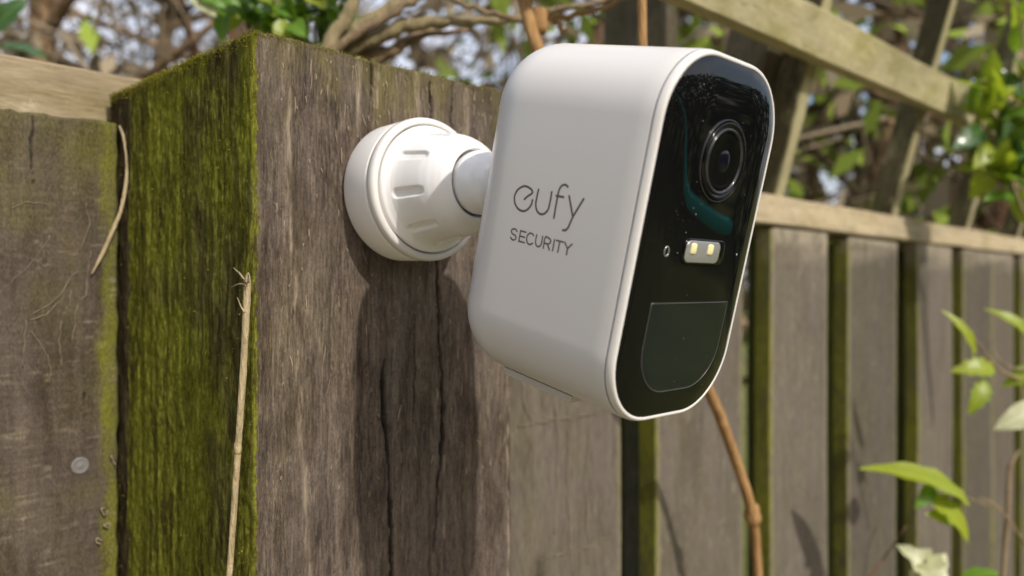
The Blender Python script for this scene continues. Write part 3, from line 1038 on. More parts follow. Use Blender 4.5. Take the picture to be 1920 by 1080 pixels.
# lettering printed on the flank: strokes measured in (mm from the front, mm above the centre)
GL = {
    'e': ([[(39.34, 3.75), (38.15, 4.8), (36.75, 5.9), (37.3, 6.65), (38.5, 7.1), (39.7, 7.25), (40.9, 6.95), (42.4, 5.9), (43.1, 4.6), (43.2, 3.5), (42.6, 2.0), (41.06, .75), (39.5, .45), (38.3, .7), (37.2, 1.5), (36.45, 2.7), (36.28, 4.0)]], .315),
    'u': ([[(34.72, 7.1), (34.86, 4.96), (34.79, 3.0), (34.2, 1.7), (33.2, .95), (32.2, .8), (31.2, 1.1), (30.3, 2.0), (29.9, 3.2), (29.82, 5.2), (29.84, 7.15)]], .315),
    'f': ([[(27.5, .62), (27.55, 3.28), (27.53, 6.5), (27.4, 8.02), (26.9, 9.1), (26.2, 9.6), (25.4, 9.7), (24.6, 9.35)], [(28.0, 6.45), (25.4, 6.5)]], .315),
    'y': ([[(23.6, 7.05), (21.1, 2.0)], [(18.6, 7.1), (19.87, 4.57), (21.1, 2.03), (22.0, -.9), (22.6, -1.75), (23.7, -1.97)]], .315),
    'S': ([[(40.0, -5.4), (40.6, -4.95), (41.3, -4.9), (42.0, -5.2), (42.2, -5.75), (41.65, -6.3), (40.5, -6.6), (40.0, -7.1), (40.4, -7.75), (41.3, -7.95), (42.15, -7.45)]], .245),
    'E': ([[(36.6, -4.95), (38.7, -4.95), (38.75, -7.85), (36.6, -7.85)], [(38.7, -6.4), (36.85, -6.4)]], .245),
    'C': ([[(33.6, -5.3), (34.3, -4.9), (35.1, -4.95), (35.85, -5.7), (35.9, -7.0), (35.2, -7.8), (34.3, -7.9), (33.5, -7.4)]], .245),
    'U': ([[(32.5, -4.9), (32.55, -6.7), (32.1, -7.6), (31.4, -7.9), (30.7, -7.6), (30.3, -6.8), (30.3, -4.9)]], .245),
    'R': ([[(29.35, -7.9), (29.3, -4.95), (28.0, -4.95), (27.3, -5.3), (27.15, -5.75), (27.45, -6.25), (28.1, -6.5), (29.3, -6.5)], [(28.2, -6.5), (27.1, -7.9)]], .245),
    'I': ([[(25.9, -4.95), (25.95, -7.9)]], .245),
    'T': ([[(25.2, -4.95), (22.8, -4.95)], [(24.0, -4.95), (24.05, -7.9)]], .245),
    'Y': ([[(22.25, -4.9), (20.95, -6.3)], [(19.7, -4.9), (20.95, -6.3), (20.95, -7.9)]], .245)}


def stroke_mesh(strokes, hw):
    V, Fc = [], []
    for si, st in enumerate(strokes):
        P = np.array(spline(st, 4) if len(st) > 6 else st, dtype=float)
        n = len(P); L = []; Rr = []
        for i in range(n):
            d0 = P[i] - P[i - 1] if i else P[1] - P[0]
            d1 = P[i + 1] - P[i] if i < n - 1 else d0
            d0 = d0 / (np.linalg.norm(d0) + 1e-9); d1 = d1 / (np.linalg.norm(d1) + 1e-9)
            t = d0 + d1; t /= np.linalg.norm(t) + 1e-9
            nn = np.array([-t[1], t[0]])
            k = hw / max(abs(nn @ np.array([-d0[1], d0[0]])), .5)
            L.append(P[i] + nn * k); Rr.append(P[i] - nn * k)
        lift = .03 + .006 * si
        o = len(V)
        for q in L + Rr: V.append((-DW / 2 - lift / 1000, q[0] / 1000, q[1] / 1000))
        for i in range(n - 1): Fc.append((o + i, o + i + 1, o + n + i + 1, o + n + i))
        for e, (p, s) in enumerate(((P[0], P[0] - P[1]), (P[-1], P[-1] - P[-2]))):          # round ends
            a0 = math.atan2(s[1], s[0]); o = len(V)
            V.append((-DW / 2 - (lift) / 1000, p[0] / 1000, p[1] / 1000))
            for k in range(9):
                a = a0 - math.pi / 2 + math.pi * k / 8
                V.append((-DW / 2 - (lift) / 1000, (p[0] + hw * math.cos(a)) / 1000, (p[1] + hw * math.sin(a)) / 1000))
            for k in range(8): Fc.append((o, o + 1 + k, o + 2 + k))
    return V, Fc


for ch, (st, hw) in GL.items():
    mesh_obj("letter", *stroke_mesh(st, hw), M['print'], device, False)

# ------------------------------------------------------------------ ball mount screwed to the post
BALL = Vector((-.0103, .2735, EYE + .0357))
q = BALL - E0
MA, MO = q.dot(E1), -q.dot(IN)
mount = empty("camera_mount", FW(MA, 0, BALL.z - EYE), TH)
tag(mount, "white round ball mount with grooved collar, screwed to the post behind the camera", "camera mount")


def lathe_out(name, prof, mat, parent, seg=160, fn=None, sub=1):
    """Lathe about the axis that points out of the post; profile of (distance out, radius)."""
    pr = []
    for i in range(len(prof) - 1):
        for k in range(sub):
            t = k / sub
            pr.append((prof[i][0] * (1 - t) + prof[i + 1][0] * t, prof[i][1] * (1 - t) + prof[i + 1][1] * t))
    pr.append(prof[-1])
    rings = []
    for d, r in pr:
        rg = []
        for k in range(seg):
            a = 2 * math.pi * k / seg
            r2 = r - (fn(d, a) if fn else 0)
            rg.append((r2 * math.cos(a), -d, r2 * math.sin(a)))
        rings.append(rg)
    V, Fc = loft(rings, True, True)
    return mesh_obj(name, V, [f[::-1] for f in Fc], mat, parent)


lathe_out("base", [(.0004, .0245), (.0006, .0250), (.0016, .0254), (.0140, .0257), (.0150, .0257), (.0151, .0250)], M['white_matte'], mount)
lathe_out("base_rim", [(.0151, .0252), (.0153, .0256), (.0157, .0259), (.0176, .0259), (.0185, .0256), (.0190, .0250), (.0191, .0240), (.0188, .0234), (.0174, .0232)], M['white'], mount)


def slots(d, a):
    n = 9
    ph = ((a - math.radians(190)) / (2 * math.pi / n)) % 1.0
    da = (min(ph, 1 - ph)) * (2 * math.pi / n) * .0195          # metres round the collar
    x = max(abs(d - .0288) - .0048, 0)
    q = math.hypot(x, da) / .00155
    if q >= 1.25: return 0.0
    if q <= .75: return .00105
    t = (1.25 - q) / .5
    return .00105 * t * t * (3 - 2 * t)


cprof = [(.0172, .0225), (.0190, .0228), (.0197, .0225), (.0206, .0214), (.0218, .0205), (.0235, .0199), (.0265, .0193), (.0300, .0188), (.0340, .0181),
         (.0370, .0172), (.0395, .0160), (.0415, .0147), (.0430, .0133), (.0438, .0125), (.0437, .0118), (.0430, .0114), (.0400, .0113)]
lathe_out("collar", cprof, M['white_gloss2'], mount, 420, slots, 4)
# ball and neck
bprof = [(MO - .0109 + .0109 * (1 - math.cos(math.pi * k / 24)) * 1.0, max(.0109 * math.sin(math.pi * k / 24), .0001)) for k in range(25)]
lathe_out("ball", bprof, M['white_gloss'], mount, 64)
att = DM @ Vector((0, DD + .0004, .0040))
ml = Matrix.Translation(FW(MA, 0, BALL.z - EYE)) @ Matrix.Rotation(TH, 4, 'Z')
inv = ml.inverted()
d = (att - BALL)
V, Fc = tube([BALL + d * t for t in (.1, .42, .5, .6, .75, .86, .90, .95, 1.0)], [.0060, .0056, .0051, .0048, .0048, .0052, .0082, .0090, .0090], 40)
mesh_obj("neck", V, Fc, M['white_gloss'], mount, inv=inv)


# ------------------------------------------------------------------ dry stems, canes, twigs in front of and behind the fence
def stem_thing(name, label, cat, pts, rad, mat, group=None, seg=10, n=8, rough=.12, seed=1, smooth_pts=True):
    P = spline(pts, n) if smooth_pts else pts
    R0 = np.interp(np.linspace(0, 1, len(P)), np.linspace(0, 1, len(rad)), rad)
    V, Fc = tube(P, list(R0), seg, True, rough, seed)
    o = Vector(P[-1])
    V = [v - o for v in V]
    ob = mesh_obj(name, V, Fc, mat)
    ob.location = o
    return tag(ob, label, cat, group)


# frayed straw stem along the mossy flank
root = empty("dead_straw", on_side(428, 1110, -.0045))
tag(root, "pale dry straw stem with a frayed top leaning along the post's mossy edge", "stem")
binv = Matrix.Translation(-root.location)
P = spline([on_side(x, y, -.0035) for x, y in ((465, 522), (461, 600), (457, 680), (449, 800), (441, 920), (428, 1110))], 8)
V, Fc = tube(P, list(np.interp(np.linspace(0, 1, len(P)), [0, .05, .2, 1], [.0009, .0012, .00115, .0010])), 10, True, .1, 3)
mesh_obj("stalk", V, Fc, M['straw'], root, inv=binv)
for (x, y) in ((446, 840),):
    c = on_side(x, y, -.0035)
    V, Fc = tube([c + Vector((0, 0, k * .0006 - .0018)) for k in range(7)], [.0011, .00118, .00128, .0013, .00124, .0012, .0011], 10, True, .1, 2)
    mesh_obj("node", V, Fc, M['straw'], root, inv=binv)
for k, (pts, r) in enumerate(((((464, 530), (455, 520), (448, 512), (438, 502)), .0004), (((462, 535), (450, 532), (434, 538)), .00035), (((463, 530), (463, 518), (466, 512)), .0007),
                              (((458, 585), (452, 575), (445, 558)), .00035), (((466, 530), (468, 520), (467, 514)), .0004), (((461, 530), (452, 515), (446, 508)), .0003))):
    P = spline([on_side(x, y, -.0048) for x, y in pts], 4)
    V, Fc = tube(P, list(np.linspace(r, r * .35, len(P))), 6)
    mesh_obj("frayed_fibre", V, Fc, M['straw'], root, inv=binv)

stem_thing("dry_straw", "thin curved pale straw hooked over the left board's mossy edge", "straw",
           [on_face(x, y, b) for x, y, b in ((224, 236, .116), (233, 262, .112), (238, 300, .110), (236, 345, .109), (226, 395, .109), (208, 440, .1105), (190, 480, .112), (172, 514, .1135))],
           [.0004, .0007, .0007, .0007, .0008, .0009, .0008, .0003], M['straw'], seed=5)

# dried ivy rootlets clinging to the left board
rl = [((170, 470), (165, 500), (163, 560)), ((148, 500), (135, 520), (105, 560), (60, 590)), ((132, 545), (128, 575), (118, 590)), ((145, 570), (140, 605), (135, 640)),
      ((110, 565), (85, 590), (55, 600)), ((95, 440), (60, 490), (10, 540)), ((165, 530), (160, 555), (150, 560)), ((50, 600), (45, 640), (42, 690)), ((160, 380), (168, 420), (150, 470)),
      ((115, 600), (112, 640), (116, 690)), ((20, 390), (50, 380), (90, 384)), ((60, 620), (90, 670), (95, 720))]
parts = []
rr_ = random.Random(5)
for pts in rl:
    P = [on_face(x + rr_.uniform(-2, 2), y + rr_.uniform(-2, 2), .1150) for x, y in spline(pts, 5)]
    parts.append(tube(P, [rr_.uniform(.00008, .00024) for _ in P], 4))
for pts in (((1062, 712), (1068, 800), (1066, 900), (1072, 1080)), ((975, 800), (1020, 790), (1070, 783), (1120, 776)), ((1000, 1052), (1045, 1042), (1090, 1028), (1150, 1008)),
            ((1040, 700), (1046, 860), (1040, 1000)), ((980, 720), (985, 760), (1000, 790)), ((1105, 800), (1100, 900), (1104, 1060))):
    P = [on_face(x + rr_.uniform(-2, 2), y + rr_.uniform(-3, 3), PALE_B - .0006) for x, y in spline(pts, 7)]
    parts.append(tube(P, [rr_.uniform(.00006, .00040) for _ in P], 4))
# scaly bits near the board's lower right edge
for (x, y) in ((196, 960), (200, 985), (186, 1015), (213, 862)):
    P = [on_face(x + rr_.uniform(-7, 7), y + rr_.uniform(-9, 9), .1147 - rr_.random() * .001) for _ in range(4)]
    parts.append(tube(spline(P, 3), rr_.uniform(.0002, .0004), 5))
V, Fc = merge(parts)
oo = on_face(120, 700, .1150)
ob = mesh_obj("ivy_rootlets", [v - oo for v in V], Fc, M['rootlet'])
ob.location = oo
tag(ob, kind="stuff")

# brown canes passing behind the camera
cane = empty("cane", at(1428, 1300, .52))
tag(cane, "long brown climbing cane running from above the camera down past the right palings", "cane")
cinv = Matrix.Translation(-cane.location)
P = spline([at(*p) for p in ((962, -80, .44), (985, 10, .43), (1010, 95, .42), (1110, 330, .42), (1240, 560, .44), (1330, 735, .47), (1375, 850, .49), (1408, 955, .50), (1419, 1050, .51), (1428, 1300, .52))], 8)
V, Fc = tube(P, list(np.linspace(.0036, .0030, len(P))), 12, True, .1, 8)
mesh_obj("stalk", V, Fc, M['cane'], cane, inv=cinv)
for (x, y, dd, r) in ((1411, 965, .502, .0050), (1012, 40, .428, .0046)):
    c = at(x, y, dd)
    V, Fc = tube([c + Vector((0, 0, k * .0022 - .0066)) for k in range(7)], [.0033, .0042, r, r * 1.02, r * .9, .0042, .0033], 10, True, .25, x)
    mesh_obj("node", V, Fc, M['cane'], cane, inv=cinv)
stem_thing("cane", "straight thin brown cane standing behind the camera's top, before the dark upright", "cane",
           [at(*p) for p in ((1203, -80, .37), (1204, 40, .37), (1206, 110, .37), (1212, 300, .38), (1218, 520, .40))], [.0022, .0022, .0021], M['cane'], seed=9)

# leafless branches fanning out behind the post's top
bush = empty("bare_shrub", FW(.18, .16, -EYE))
tag(bush, "leafless olive brown branches fanning up from behind the post's top", "shrub")
binv = Matrix.Translation(-bush.location)
BR = [([(560, 150, .50), (640, 75, .50), (720, 25, .50), (810, -30, .50)], (.0060, .0050, .0042), 'twig_green'),
      ([(600, 110, .49), (650, 30, .49), (672, -30, .49)], (.0050, .0040, .0034), 'twig_green'),
      ([(610, 105, .485), (690, 50, .485), (760, 10, .485), (800, -20, .485)], (.0030, .0024, .002), 'twig'),
      ([(600, 130, .51), (680, 80, .51), (760, 50, .51), (830, 40, .51), (930, 40, .51), (975, 30, .51)], (.0060, .0050, .0040, .0026, .0018), 'twig_green'),
      ([(660, 110, .52), (740, 90, .52), (830, 45, .53), (900, 40, .53), (1000, 25, .53), (1120, 5, .53), (1160, -20, .53)], (.0050, .0030, .0022, .0018, .0014), 'twig'),
      ([(830, -10, .50), (880, 12, .50), (930, 28, .50), (985, 40, .50)], (.0016, .0018, .0020), 'twig'),
      ([(690, 120, .52), (745, 95, .52), (780, 70, .52), (880, 55, .52)], (.0036, .0024, .0014), 'twig'),
      ([(985, 40, .46), (1015, 25, .46), (1040, 40, .46), (1060, 60, .46)], (.0024, .0018, .0012), 'cane'),
      ([(1015, 28, .46), (1070, 30, .46), (1140, 10, .46), (1200, -20, .46)], (.0018, .0014, .0010), 'cane')]
for k, (pts, r, mt) in enumerate(BR):
    P = spline([at(*p) for p in pts], 7)
    P = [Vector(p) + Vector((mnoise.noise(Vector((i * .4, k, 0))), 0, mnoise.noise(Vector((i * .4, k, 7))))) * .0022 for i, p in enumerate(P)]
    V, Fc = tube(P, list(np.interp(np.linspace(0, 1, len(P)), np.linspace(0, 1, len(r)), r)), 9, True, .2, k)
    mesh_obj("branch", V, Fc, M[mt], bush, inv=binv)
# main stem to the ground, hidden behind the post
V, Fc = tube(spline([FW(.10, .20, -EYE), FW(.08, .19, -.8), FW(.05, .185, -.2), at(600, 130, .50)], 6), .008, 10, True, .2, 3)
mesh_obj("stem", V, Fc, M['twig_green'], bush, inv=binv)


# ------------------------------------------------------------------ leaves
def leaf_mesh(name, L, W, fold=.25, curl=.2, mat=None, notch=0):
    """A pointed leaf along +x, lying in xy, folded on its midrib."""
    n = 10
    V, Fc = [], []
    for i in range(n + 1):
        t = i / n
        w = max(W / 2 * (math.sin(math.pi * min(t ** .8, 1)) ** .8) * (1 + notch * (.3 if i % 2 else -.2)), W * .012)
        x = L * t
        z = -curl * L * (t - .4) ** 2
        rp = .06 * W * math.sin(i * 2.1)
        V += [(x, -w, z + fold * w + rp), (x, 0, z), (x, w, z + fold * w - rp * .8)]
    for i in range(n):
        o = i * 3
        Fc += [(o, o + 3, o + 4, o + 1), (o + 1, o + 4, o + 5, o + 2)]
    me = bpy.data.meshes.new(name)
    me.from_pydata(V, [], Fc)
    me.polygons.foreach_set("use_smooth", [True] * len(me.polygons))
    if mat: me.materials.append(mat)
    return me


LM = {k: leaf_mesh("leaf", .045, .021, .25, .35, M[k]) for k in ('leaf', 'leaf_dark', 'leaf_lime', 'leaf_pale')}
LONG = leaf_mesh("leaf", .075, .018, .35, .5, M['leaf_lime'])
PETAL = leaf_mesh("leaf", .050, .030, .45, .9, M['leaf_pale'], .7)
TOOTH = leaf_mesh("leaf", .060, .026, .3, .5, M['leaf_lime'], .6)


def put_leaf(me, root, pos, dirv, up, s=1.0):
    """A leaf object under root, its tip along dirv and its face towards up."""
    x = Vector(dirv).normalized()
    z = (Vector(up) - x * Vector(up).dot(x))
    z = z.normalized() if z.length > 1e-5 else x.orthogonal()
    y = z.cross(x)
    m = Matrix((x, y, z)).transposed().to_4x4()
    m = Matrix.Translation(Vector(pos) - root.location) @ m @ Matrix.Scale(s, 4)
    o = bpy.data.objects.new("leaf", me)
    COL.objects.link(o)
    o.parent = root
    o.matrix_basis = m
    return o


def twig_part(root, pts, r, mat, name="stem"):
    P = spline(pts, 6)
    V, Fc = tube(P, list(np.linspace(r, r * .6, len(P))), 7, True, .1, len(P))
    return mesh_obj(name, V, Fc, mat, root, inv=Matrix.Translation(-root.location))


rl_ = random.Random(21)
TOCAM = Vector((0, -1, 0))


def shrub_cluster(name, label, cat, stems, n, rad, mats, smin, smax, D, scatter=None, base=None):
    root = empty(name, base if base is not None else at(stems[0][0][0], stems[0][0][1], D))
    tag(root, label, cat)
    for st in stems:
        P = [at(*(p if len(p) == 3 else (*p, D))) for p in st]
        twig_part(root, P, rad, M['twig_green'])
    for k in range(n):
        st = rl_.choice(stems)
        P = spline([at(*(p if len(p) == 3 else (*p, D))) for p in st], 8)
        i = rl_.randrange(len(P) // 3, len(P))
        p = Vector(P[i])
        t = (Vector(P[min(i + 1, len(P) - 1)]) - Vector(P[max(i - 1, 0)])).normalized()
        dv = t * rl_.uniform(.1, 1) + Vector((rl_.gauss(0, .7), rl_.gauss(0, .5), rl_.gauss(.1, .6)))
        up = Vector((rl_.gauss(0, .5), -rl_.uniform(.2, 1.0), rl_.uniform(.3, 1.0)))
        put_leaf(LM[rl_.choice(mats)], root, p, dv, up, rl_.uniform(smin, smax))
    return root


lshrub = shrub_cluster("leafy_shrub", "fresh green leafy shrub tips showing above the post's mossy corner", "shrub",
              [[(600, 160), (560, 60), (520, 10), (500, -40)], [(600, 160), (590, 60), (610, 20), (640, -10)], [(600, 160), (500, 60), (450, 25), (420, 0)],
               [(600, 160), (550, 70), (560, 30), (580, 0)], [(600, 160), (480, 70), (465, 40), (470, 5)]],
              24, .0014, ['leaf', 'leaf', 'leaf', 'leaf_dark'], .45, .75, .56, base=FW(.0, .42, -EYE))
for k in range(80):
    x = rl_.uniform(405, 660); y = rl_.uniform(-40, 66 if x > 480 else 34)
    p = at(x, y, rl_.uniform(.53, .60))
    put_leaf(LM[rl_.choice(['leaf', 'leaf', 'leaf', 'leaf_dark', 'leaf_lime'])], lshrub, p, (rl_.gauss(0, .8), rl_.gauss(0, .4), rl_.gauss(.2, .7)),
             (rl_.gauss(0, .5), -rl_.uniform(.3, 1.0), rl_.uniform(.3, 1.0)), rl_.uniform(.45, .78))
root = empty("leafy_sprig", at(330, -80, .52))
tag(root, "pale upper leaf sprig hanging at the top left of the photo", "sprig")
twig_part(root, [at(330, -80, .52), at(350, -40, .52), at(365, -12, .52)], .0012, M['twig_green'])
put_leaf(LM['leaf_pale'], root, at(355, -25, .52), at(405, 30, .52) - at(355, -25, .52), (-.2, -1, .3), .55)
put_leaf(LM['leaf'], root, at(365, -20, .52), at(440, 20, .52) - at(365, -20, .52), (.1, -1, .5), .5)
put_leaf(LM['leaf'], root, at(395, -25, .53), at(455, 10, .53) - at(395, -25, .53), (.1, -1, .5), .5)
root = empty("ivy_sprig", at(-40, 150, .62))
tag(root, "dark green leaf lying behind the pale rail at far left", "sprig")
twig_part(root, [at(-40, 150, .62), at(-30, 110, .62), at(-5, 88, .62)], .0014, M['twig_green'])
put_leaf(LM['leaf_dark'], root, at(-20, 86, .62), at(90, 98, .62) - at(-20, 86, .62), (0, -.5, 1), 1.0)
put_leaf(LM['leaf_dark'], root, at(-20, 60, .66), at(20, 20, .66) - at(-20, 60, .66), (.3, -1, .2), .9)

shrub_cluster("leafy_shrub", "bright leafy shrub growing up beside the trellis end at right", "shrub",
              [[(2040, 620), (1930, 420), (1885, 300), (1872, 200), (1870, 130)], [(2040, 620), (1970, 420), (1915, 330), (1870, 270), (1825, 210)],
               [(2040, 620), (1970, 320), (1930, 200), (1910, 120)], [(2040, 620), (1950, 400), (1910, 350), (1880, 330), (1850, 320)], [(2040, 620), (1970, 300), (1925, 100), (1905, 0)]],
              70, .0020, ['leaf', 'leaf_lime', 'leaf', 'leaf_lime', 'leaf_dark'], .7, 1.2, .80, base=at(2050, 1800, .82))
root = empty("leafy_shoot", at(1960, 1080, .62))
tag(root, "young lime shoot with a long arched leaf crossing the right palings", "shoot")
twig_part(root, [at(1960, 1080, .62), at(1880, 960, .62), at(1830, 930, .62)], .0011, M['twig'])
twig_part(root, [at(1880, 960, .62), at(1800, 930, .62), at(1740, 945, .62)], .0008, M['twig_green'])
put_leaf(LONG, root, at(1830, 938, .615), at(1625, 850, .61) - at(1830, 938, .615), (.1, -.7, 1), 1.18)
put_leaf(TOOTH, root, at(1735, 920, .62), at(1830, 1008, .61) - at(1735, 920, .62), (.3, -.8, .8), .82)
put_leaf(LM['leaf'], root, at(1752, 905, .62), at(1722, 950, .61) - at(1752, 905, .62), (.3, -1, .5), .6)
put_leaf(LM['leaf_lime'], root, at(1790, 975, .62), at(1735, 960, .61) - at(1790, 975, .62), (.3, -1, .5), .6)
root = empty("leafy_shoot", at(1990, 800, .66))
tag(root, "young lime shoot at the right edge with a pale hanging leaf below it", "shoot")
twig_part(root, [at(1990, 800, .66), at(1920, 720, .66), at(1870, 690, .66), at(1815, 620, .66)], .0016, M['twig'])
twig_part(root, [at(1990, 700, .66), at(1900, 690, .66), at(1860, 660, .66)], .0011, M['twig_green'])
put_leaf(LONG, root, at(1835, 668, .655), at(1785, 580, .65) - at(1835, 668, .655), (.6, -1, .2), .62)
put_leaf(TOOTH, root, at(1870, 690, .655), at(1795, 690, .65) - at(1870, 690, .655), (.1, -1, .6), .62)
put_leaf(TOOTH, root, at(1850, 710, .655), at(1835, 745, .65) - at(1850, 710, .655), (.1, -1, .6), .55)
put_leaf(LONG, root, at(1950, 640, .66), at(1860, 570, .66) - at(1950, 640, .66), (.3, -1, .5), .65)
put_leaf(TOOTH, root, at(1960, 690, .66), at(1880, 720, .66) - at(1960, 690, .66), (.1, -1, .7), .6)
put_leaf(LM['leaf_pale'], root, at(1960, 760, .65), at(1862, 805, .645) - at(1960, 760, .65), (.2, -1, .6), 1.0)
root = empty("pale_sprig", at(1800, 1200, .60))
tag(root, "cream variegated leaf tip poking up at the bottom of the right palings", "sprig")
twig_part(root, [at(1800, 1200, .60), at(1770, 1140, .60), at(1745, 1100, .60)], .0012, M['twig_green'])
put_leaf(PETAL, root, at(1765, 1100, .595), at(1715, 1034, .59) - at(1765, 1100, .595), (.1, -1, .5), .8)
put_leaf(PETAL, root, at(1700, 1110, .595), at(1770, 1060, .59) - at(1700, 1110, .595), (.2, -1, .3), .8)
put_leaf(LM['leaf'], root, at(1800, 1090, .6), at(1860, 1072, .6) - at(1800, 1090, .6), (.1, -.3, 1), .7)
stem_thing("twig", "thin pale broken twig standing before the palings at the right edge", "twig",
           [at(*p) for p in ((1910, 845, .70), (1893, 880, .69), (1890, 950, .68), (1885, 1015, .68), (1880, 1090, .68))], [.0012, .0020, .0022, .0018], M['twig'], seed=12)
stem_thing("twig", "thin reddish twig slanting up across the lower right palings", "twig",
           [at(*p) for p in ((1700, 985, .66), (1655, 1050, .65), (1600, 1120, .64))], [.0005, .0008, .0010], M['bark_red'], seed=13)


# ------------------------------------------------------------------ trees and thicket beyond the fence
def tree(label, px, D, r, mat, lean=(0, 0), seed=1, top=4.6, limbs=5, name="tree", n_leaf=80, n_twig=240, zlo=1.2):
    base = at(px, 540, D); base.z = 0
    root = empty(name, base)
    tag(root, label, "tree", "trees beyond the fence")
    rs = random.Random(seed)
    rn = np.random.RandomState(seed)
    pts = []
    for k in range(13):
        z = top * k / 12
        pts.append(Vector((lean[0] * (z - EYE) + .03 * mnoise.noise(Vector((z, seed, 0))), lean[1] * (z - EYE) + .03 * mnoise.noise(Vector((z, seed, 5))), z)))
    rad = [r * (1.25 if k == 0 else 1 - .055 * k) for k in range(13)]
    P = spline([tuple(p) for p in pts], 4)
    R0 = list(np.interp(np.linspace(0, 1, len(P)), np.linspace(0, 1, 13), rad))
    V, Fc = tube(P, R0, 14, True, .22, seed)
    mesh_obj("trunk", V, Fc, mat, root)
    tips = []
    for k in range(limbs):
        z = rs.uniform(zlo + .2, top * .8)
        i = min(int(z / top * (len(P) - 1)), len(P) - 2)
        p = Vector(P[i])
        az = rs.uniform(0, 2 * math.pi)
        L = rs.uniform(.5, 1.1)
        dv = Vector((math.cos(az), math.sin(az) * .7, rs.uniform(.1, .9))).normalized()
        q = [p, p + dv * L * .35 + Vector((0, 0, .03)), p + dv * L * .7 + Vector((rs.uniform(-.1, .1), rs.uniform(-.1, .1), .08)), p + dv * L + Vector((rs.uniform(-.2, .2), 0, .16))]
        qs = spline([tuple(x) for x in q], 5)
        V, Fc = tube(qs, list(np.linspace(r * .42, r * .08, len(qs))), 7, True, .2, k)
        mesh_obj("limb", V, Fc, mat, root)
        tips += qs[4:]
    if n_leaf:
        c = np.array([list(t) for t in tips])
        Vt, Ft, Tt = twiggery(rn, c[rn.randint(len(c), size=n_leaf)] + rn.randn(n_leaf, 3) * .2, .065, leaf=True)
        V2, F2, T2 = twiggery(rn, c[rn.randint(len(c), size=n_twig)] + rn.randn(n_twig, 3) * .2, .26, leaf=False)
        F2 = F2 + len(Vt)
        o = np_mesh("crown", np.vstack([Vt, V2]), np.vstack([Ft, F2]), M['litter'], root, False, {"tone": np.r_[Tt, T2]})
        o["kind"] = "stuff"
    return root


THICK = 1.2


def twiggery(rn, C, size, leaf=True, green=.25):
    """Leaf quads or slim three-cornered twigs round the given centres; returns verts, quads, tones."""
    n = len(C)
    d = rn.randn(n, 3); d /= np.linalg.norm(d, axis=1)[:, None]
    s = np.cross(d, rn.randn(n, 3)); s /= np.linalg.norm(s, axis=1)[:, None] + 1e-9
    L = size * (.5 + rn.rand(n))[:, None]
    if leaf:
        w = L * .45
        nn = np.cross(d, s) * L * .12
        V = np.stack([C - d * L / 2, C - s * w / 2 + nn, C + d * L / 2, C + s * w / 2 + nn], 1).reshape(-1, 3)
        F = (np.arange(n) * 4)[:, None] + np.array([0, 1, 2, 3])[None]
        tone = np.where(rn.rand(n) < green, .8 + .2 * rn.rand(n), rn.rand(n) * .72)
        return V, F, np.repeat(tone, 4)
    w = (.0016 + .0028 * rn.rand(n)[:, None] ** 2) * THICK
    s2 = np.cross(d, s)
    bend = rn.randn(n, 3) * L * .06
    tri = [s, -.5 * s + .87 * s2, -.5 * s - .87 * s2]
    V = np.stack([C - d * L / 2 + t * w for t in tri] + [C + bend + t * w * .8 for t in tri] + [C + d * L / 2 + t * w * .35 for t in tri], 1).reshape(-1, 3)
    q = []
    for a in (0, 3):
        for k in range(3): q.append((a + k, a + (k + 1) % 3, a + 3 + (k + 1) % 3, a + 3 + k))
    F = ((np.arange(n) * 9)[:, None, None] + np.array(q)[None]).reshape(-1, 4)
    tone = rn.rand(n) * .72
    return V, F, np.repeat(tone, 9)


T = [("brown sunlit tree trunk at far left above the pale rail", 68, 2.1, .050, 'bark', (.02, 0)),
     ("slim dark reddish tree left of the post's mossy corner", 388, 2.3, .042, 'bark_red', (.10, 0)),
     ("slender pale brown tree between the far left trunk and the post", 205, 3.2, .045, 'bark', (.22, 0)),
     ("stout reddish brown tree leaning right behind the post's top", 800, 1.7, .062, 'bark_red', (.75, .1)),
     ("slim pale tree stem leaning left, above the post's right half", 700, 2.6, .05, 'bark_pale', (-.15, 0)),
     ("grey brown tree right behind the camera's top", 1090, 3.0, .05, 'bark', (.1, 0)),
     ("stout brown tree behind the trellis between two upright laths", 1640, 2.4, .085, 'bark', (.06, 0)),
     ("pale leaning tree stem low behind the middle of the trellis", 1725, 1.9, .042, 'bark_pale', (.42, 0)),
     ("dark brown tree at the right edge behind the leafy shrub", 1870, 2.2, .075, 'bark_red', (.04, 0)),
     ("slender brown tree behind the trellis close to the camera's front", 1560, 2.9, .05, 'bark', (-.2, 0))]
for k, (lb, px, D, r, mt, ln) in enumerate(T):
    tree(lb, px, D, r, M[mt], ln, 40 + k)

rn = np.random.RandomState(77)


def cloud(n, x0, x1, y0, y1, d0, d1):
    """Random points through the wedge of thicket between two sight lines and two distances."""
    D = d0 + (d1 - d0) * rn.rand(n)
    px = x0 + (x1 - x0) * rn.rand(n)
    py = y0 + (y1 - y0) * rn.rand(n)
    return np.stack([(px - 960) / FPX * D, D, EYE + (540 - py) / FPX * D], 1)


def clumps(n_c, per, sd, *args):
    c = cloud(n_c, *args)
    return (c[:, None, :] + rn.randn(n_c, per, 3) * sd).reshape(-1, 3)


VV, FF, TT = [], [], []
def add(C, size, leaf, green=.2):
    C = C[(C - np.array(E0)) @ np.array(IN) > (.16 if leaf else .16 + size * .5)]     # all of it grows beyond the fence
    v, f, t = twiggery(rn, C, size, leaf, green)
    o = sum(len(x) for x in VV)
    VV.append(v); FF.append(f + o); TT.append(t)


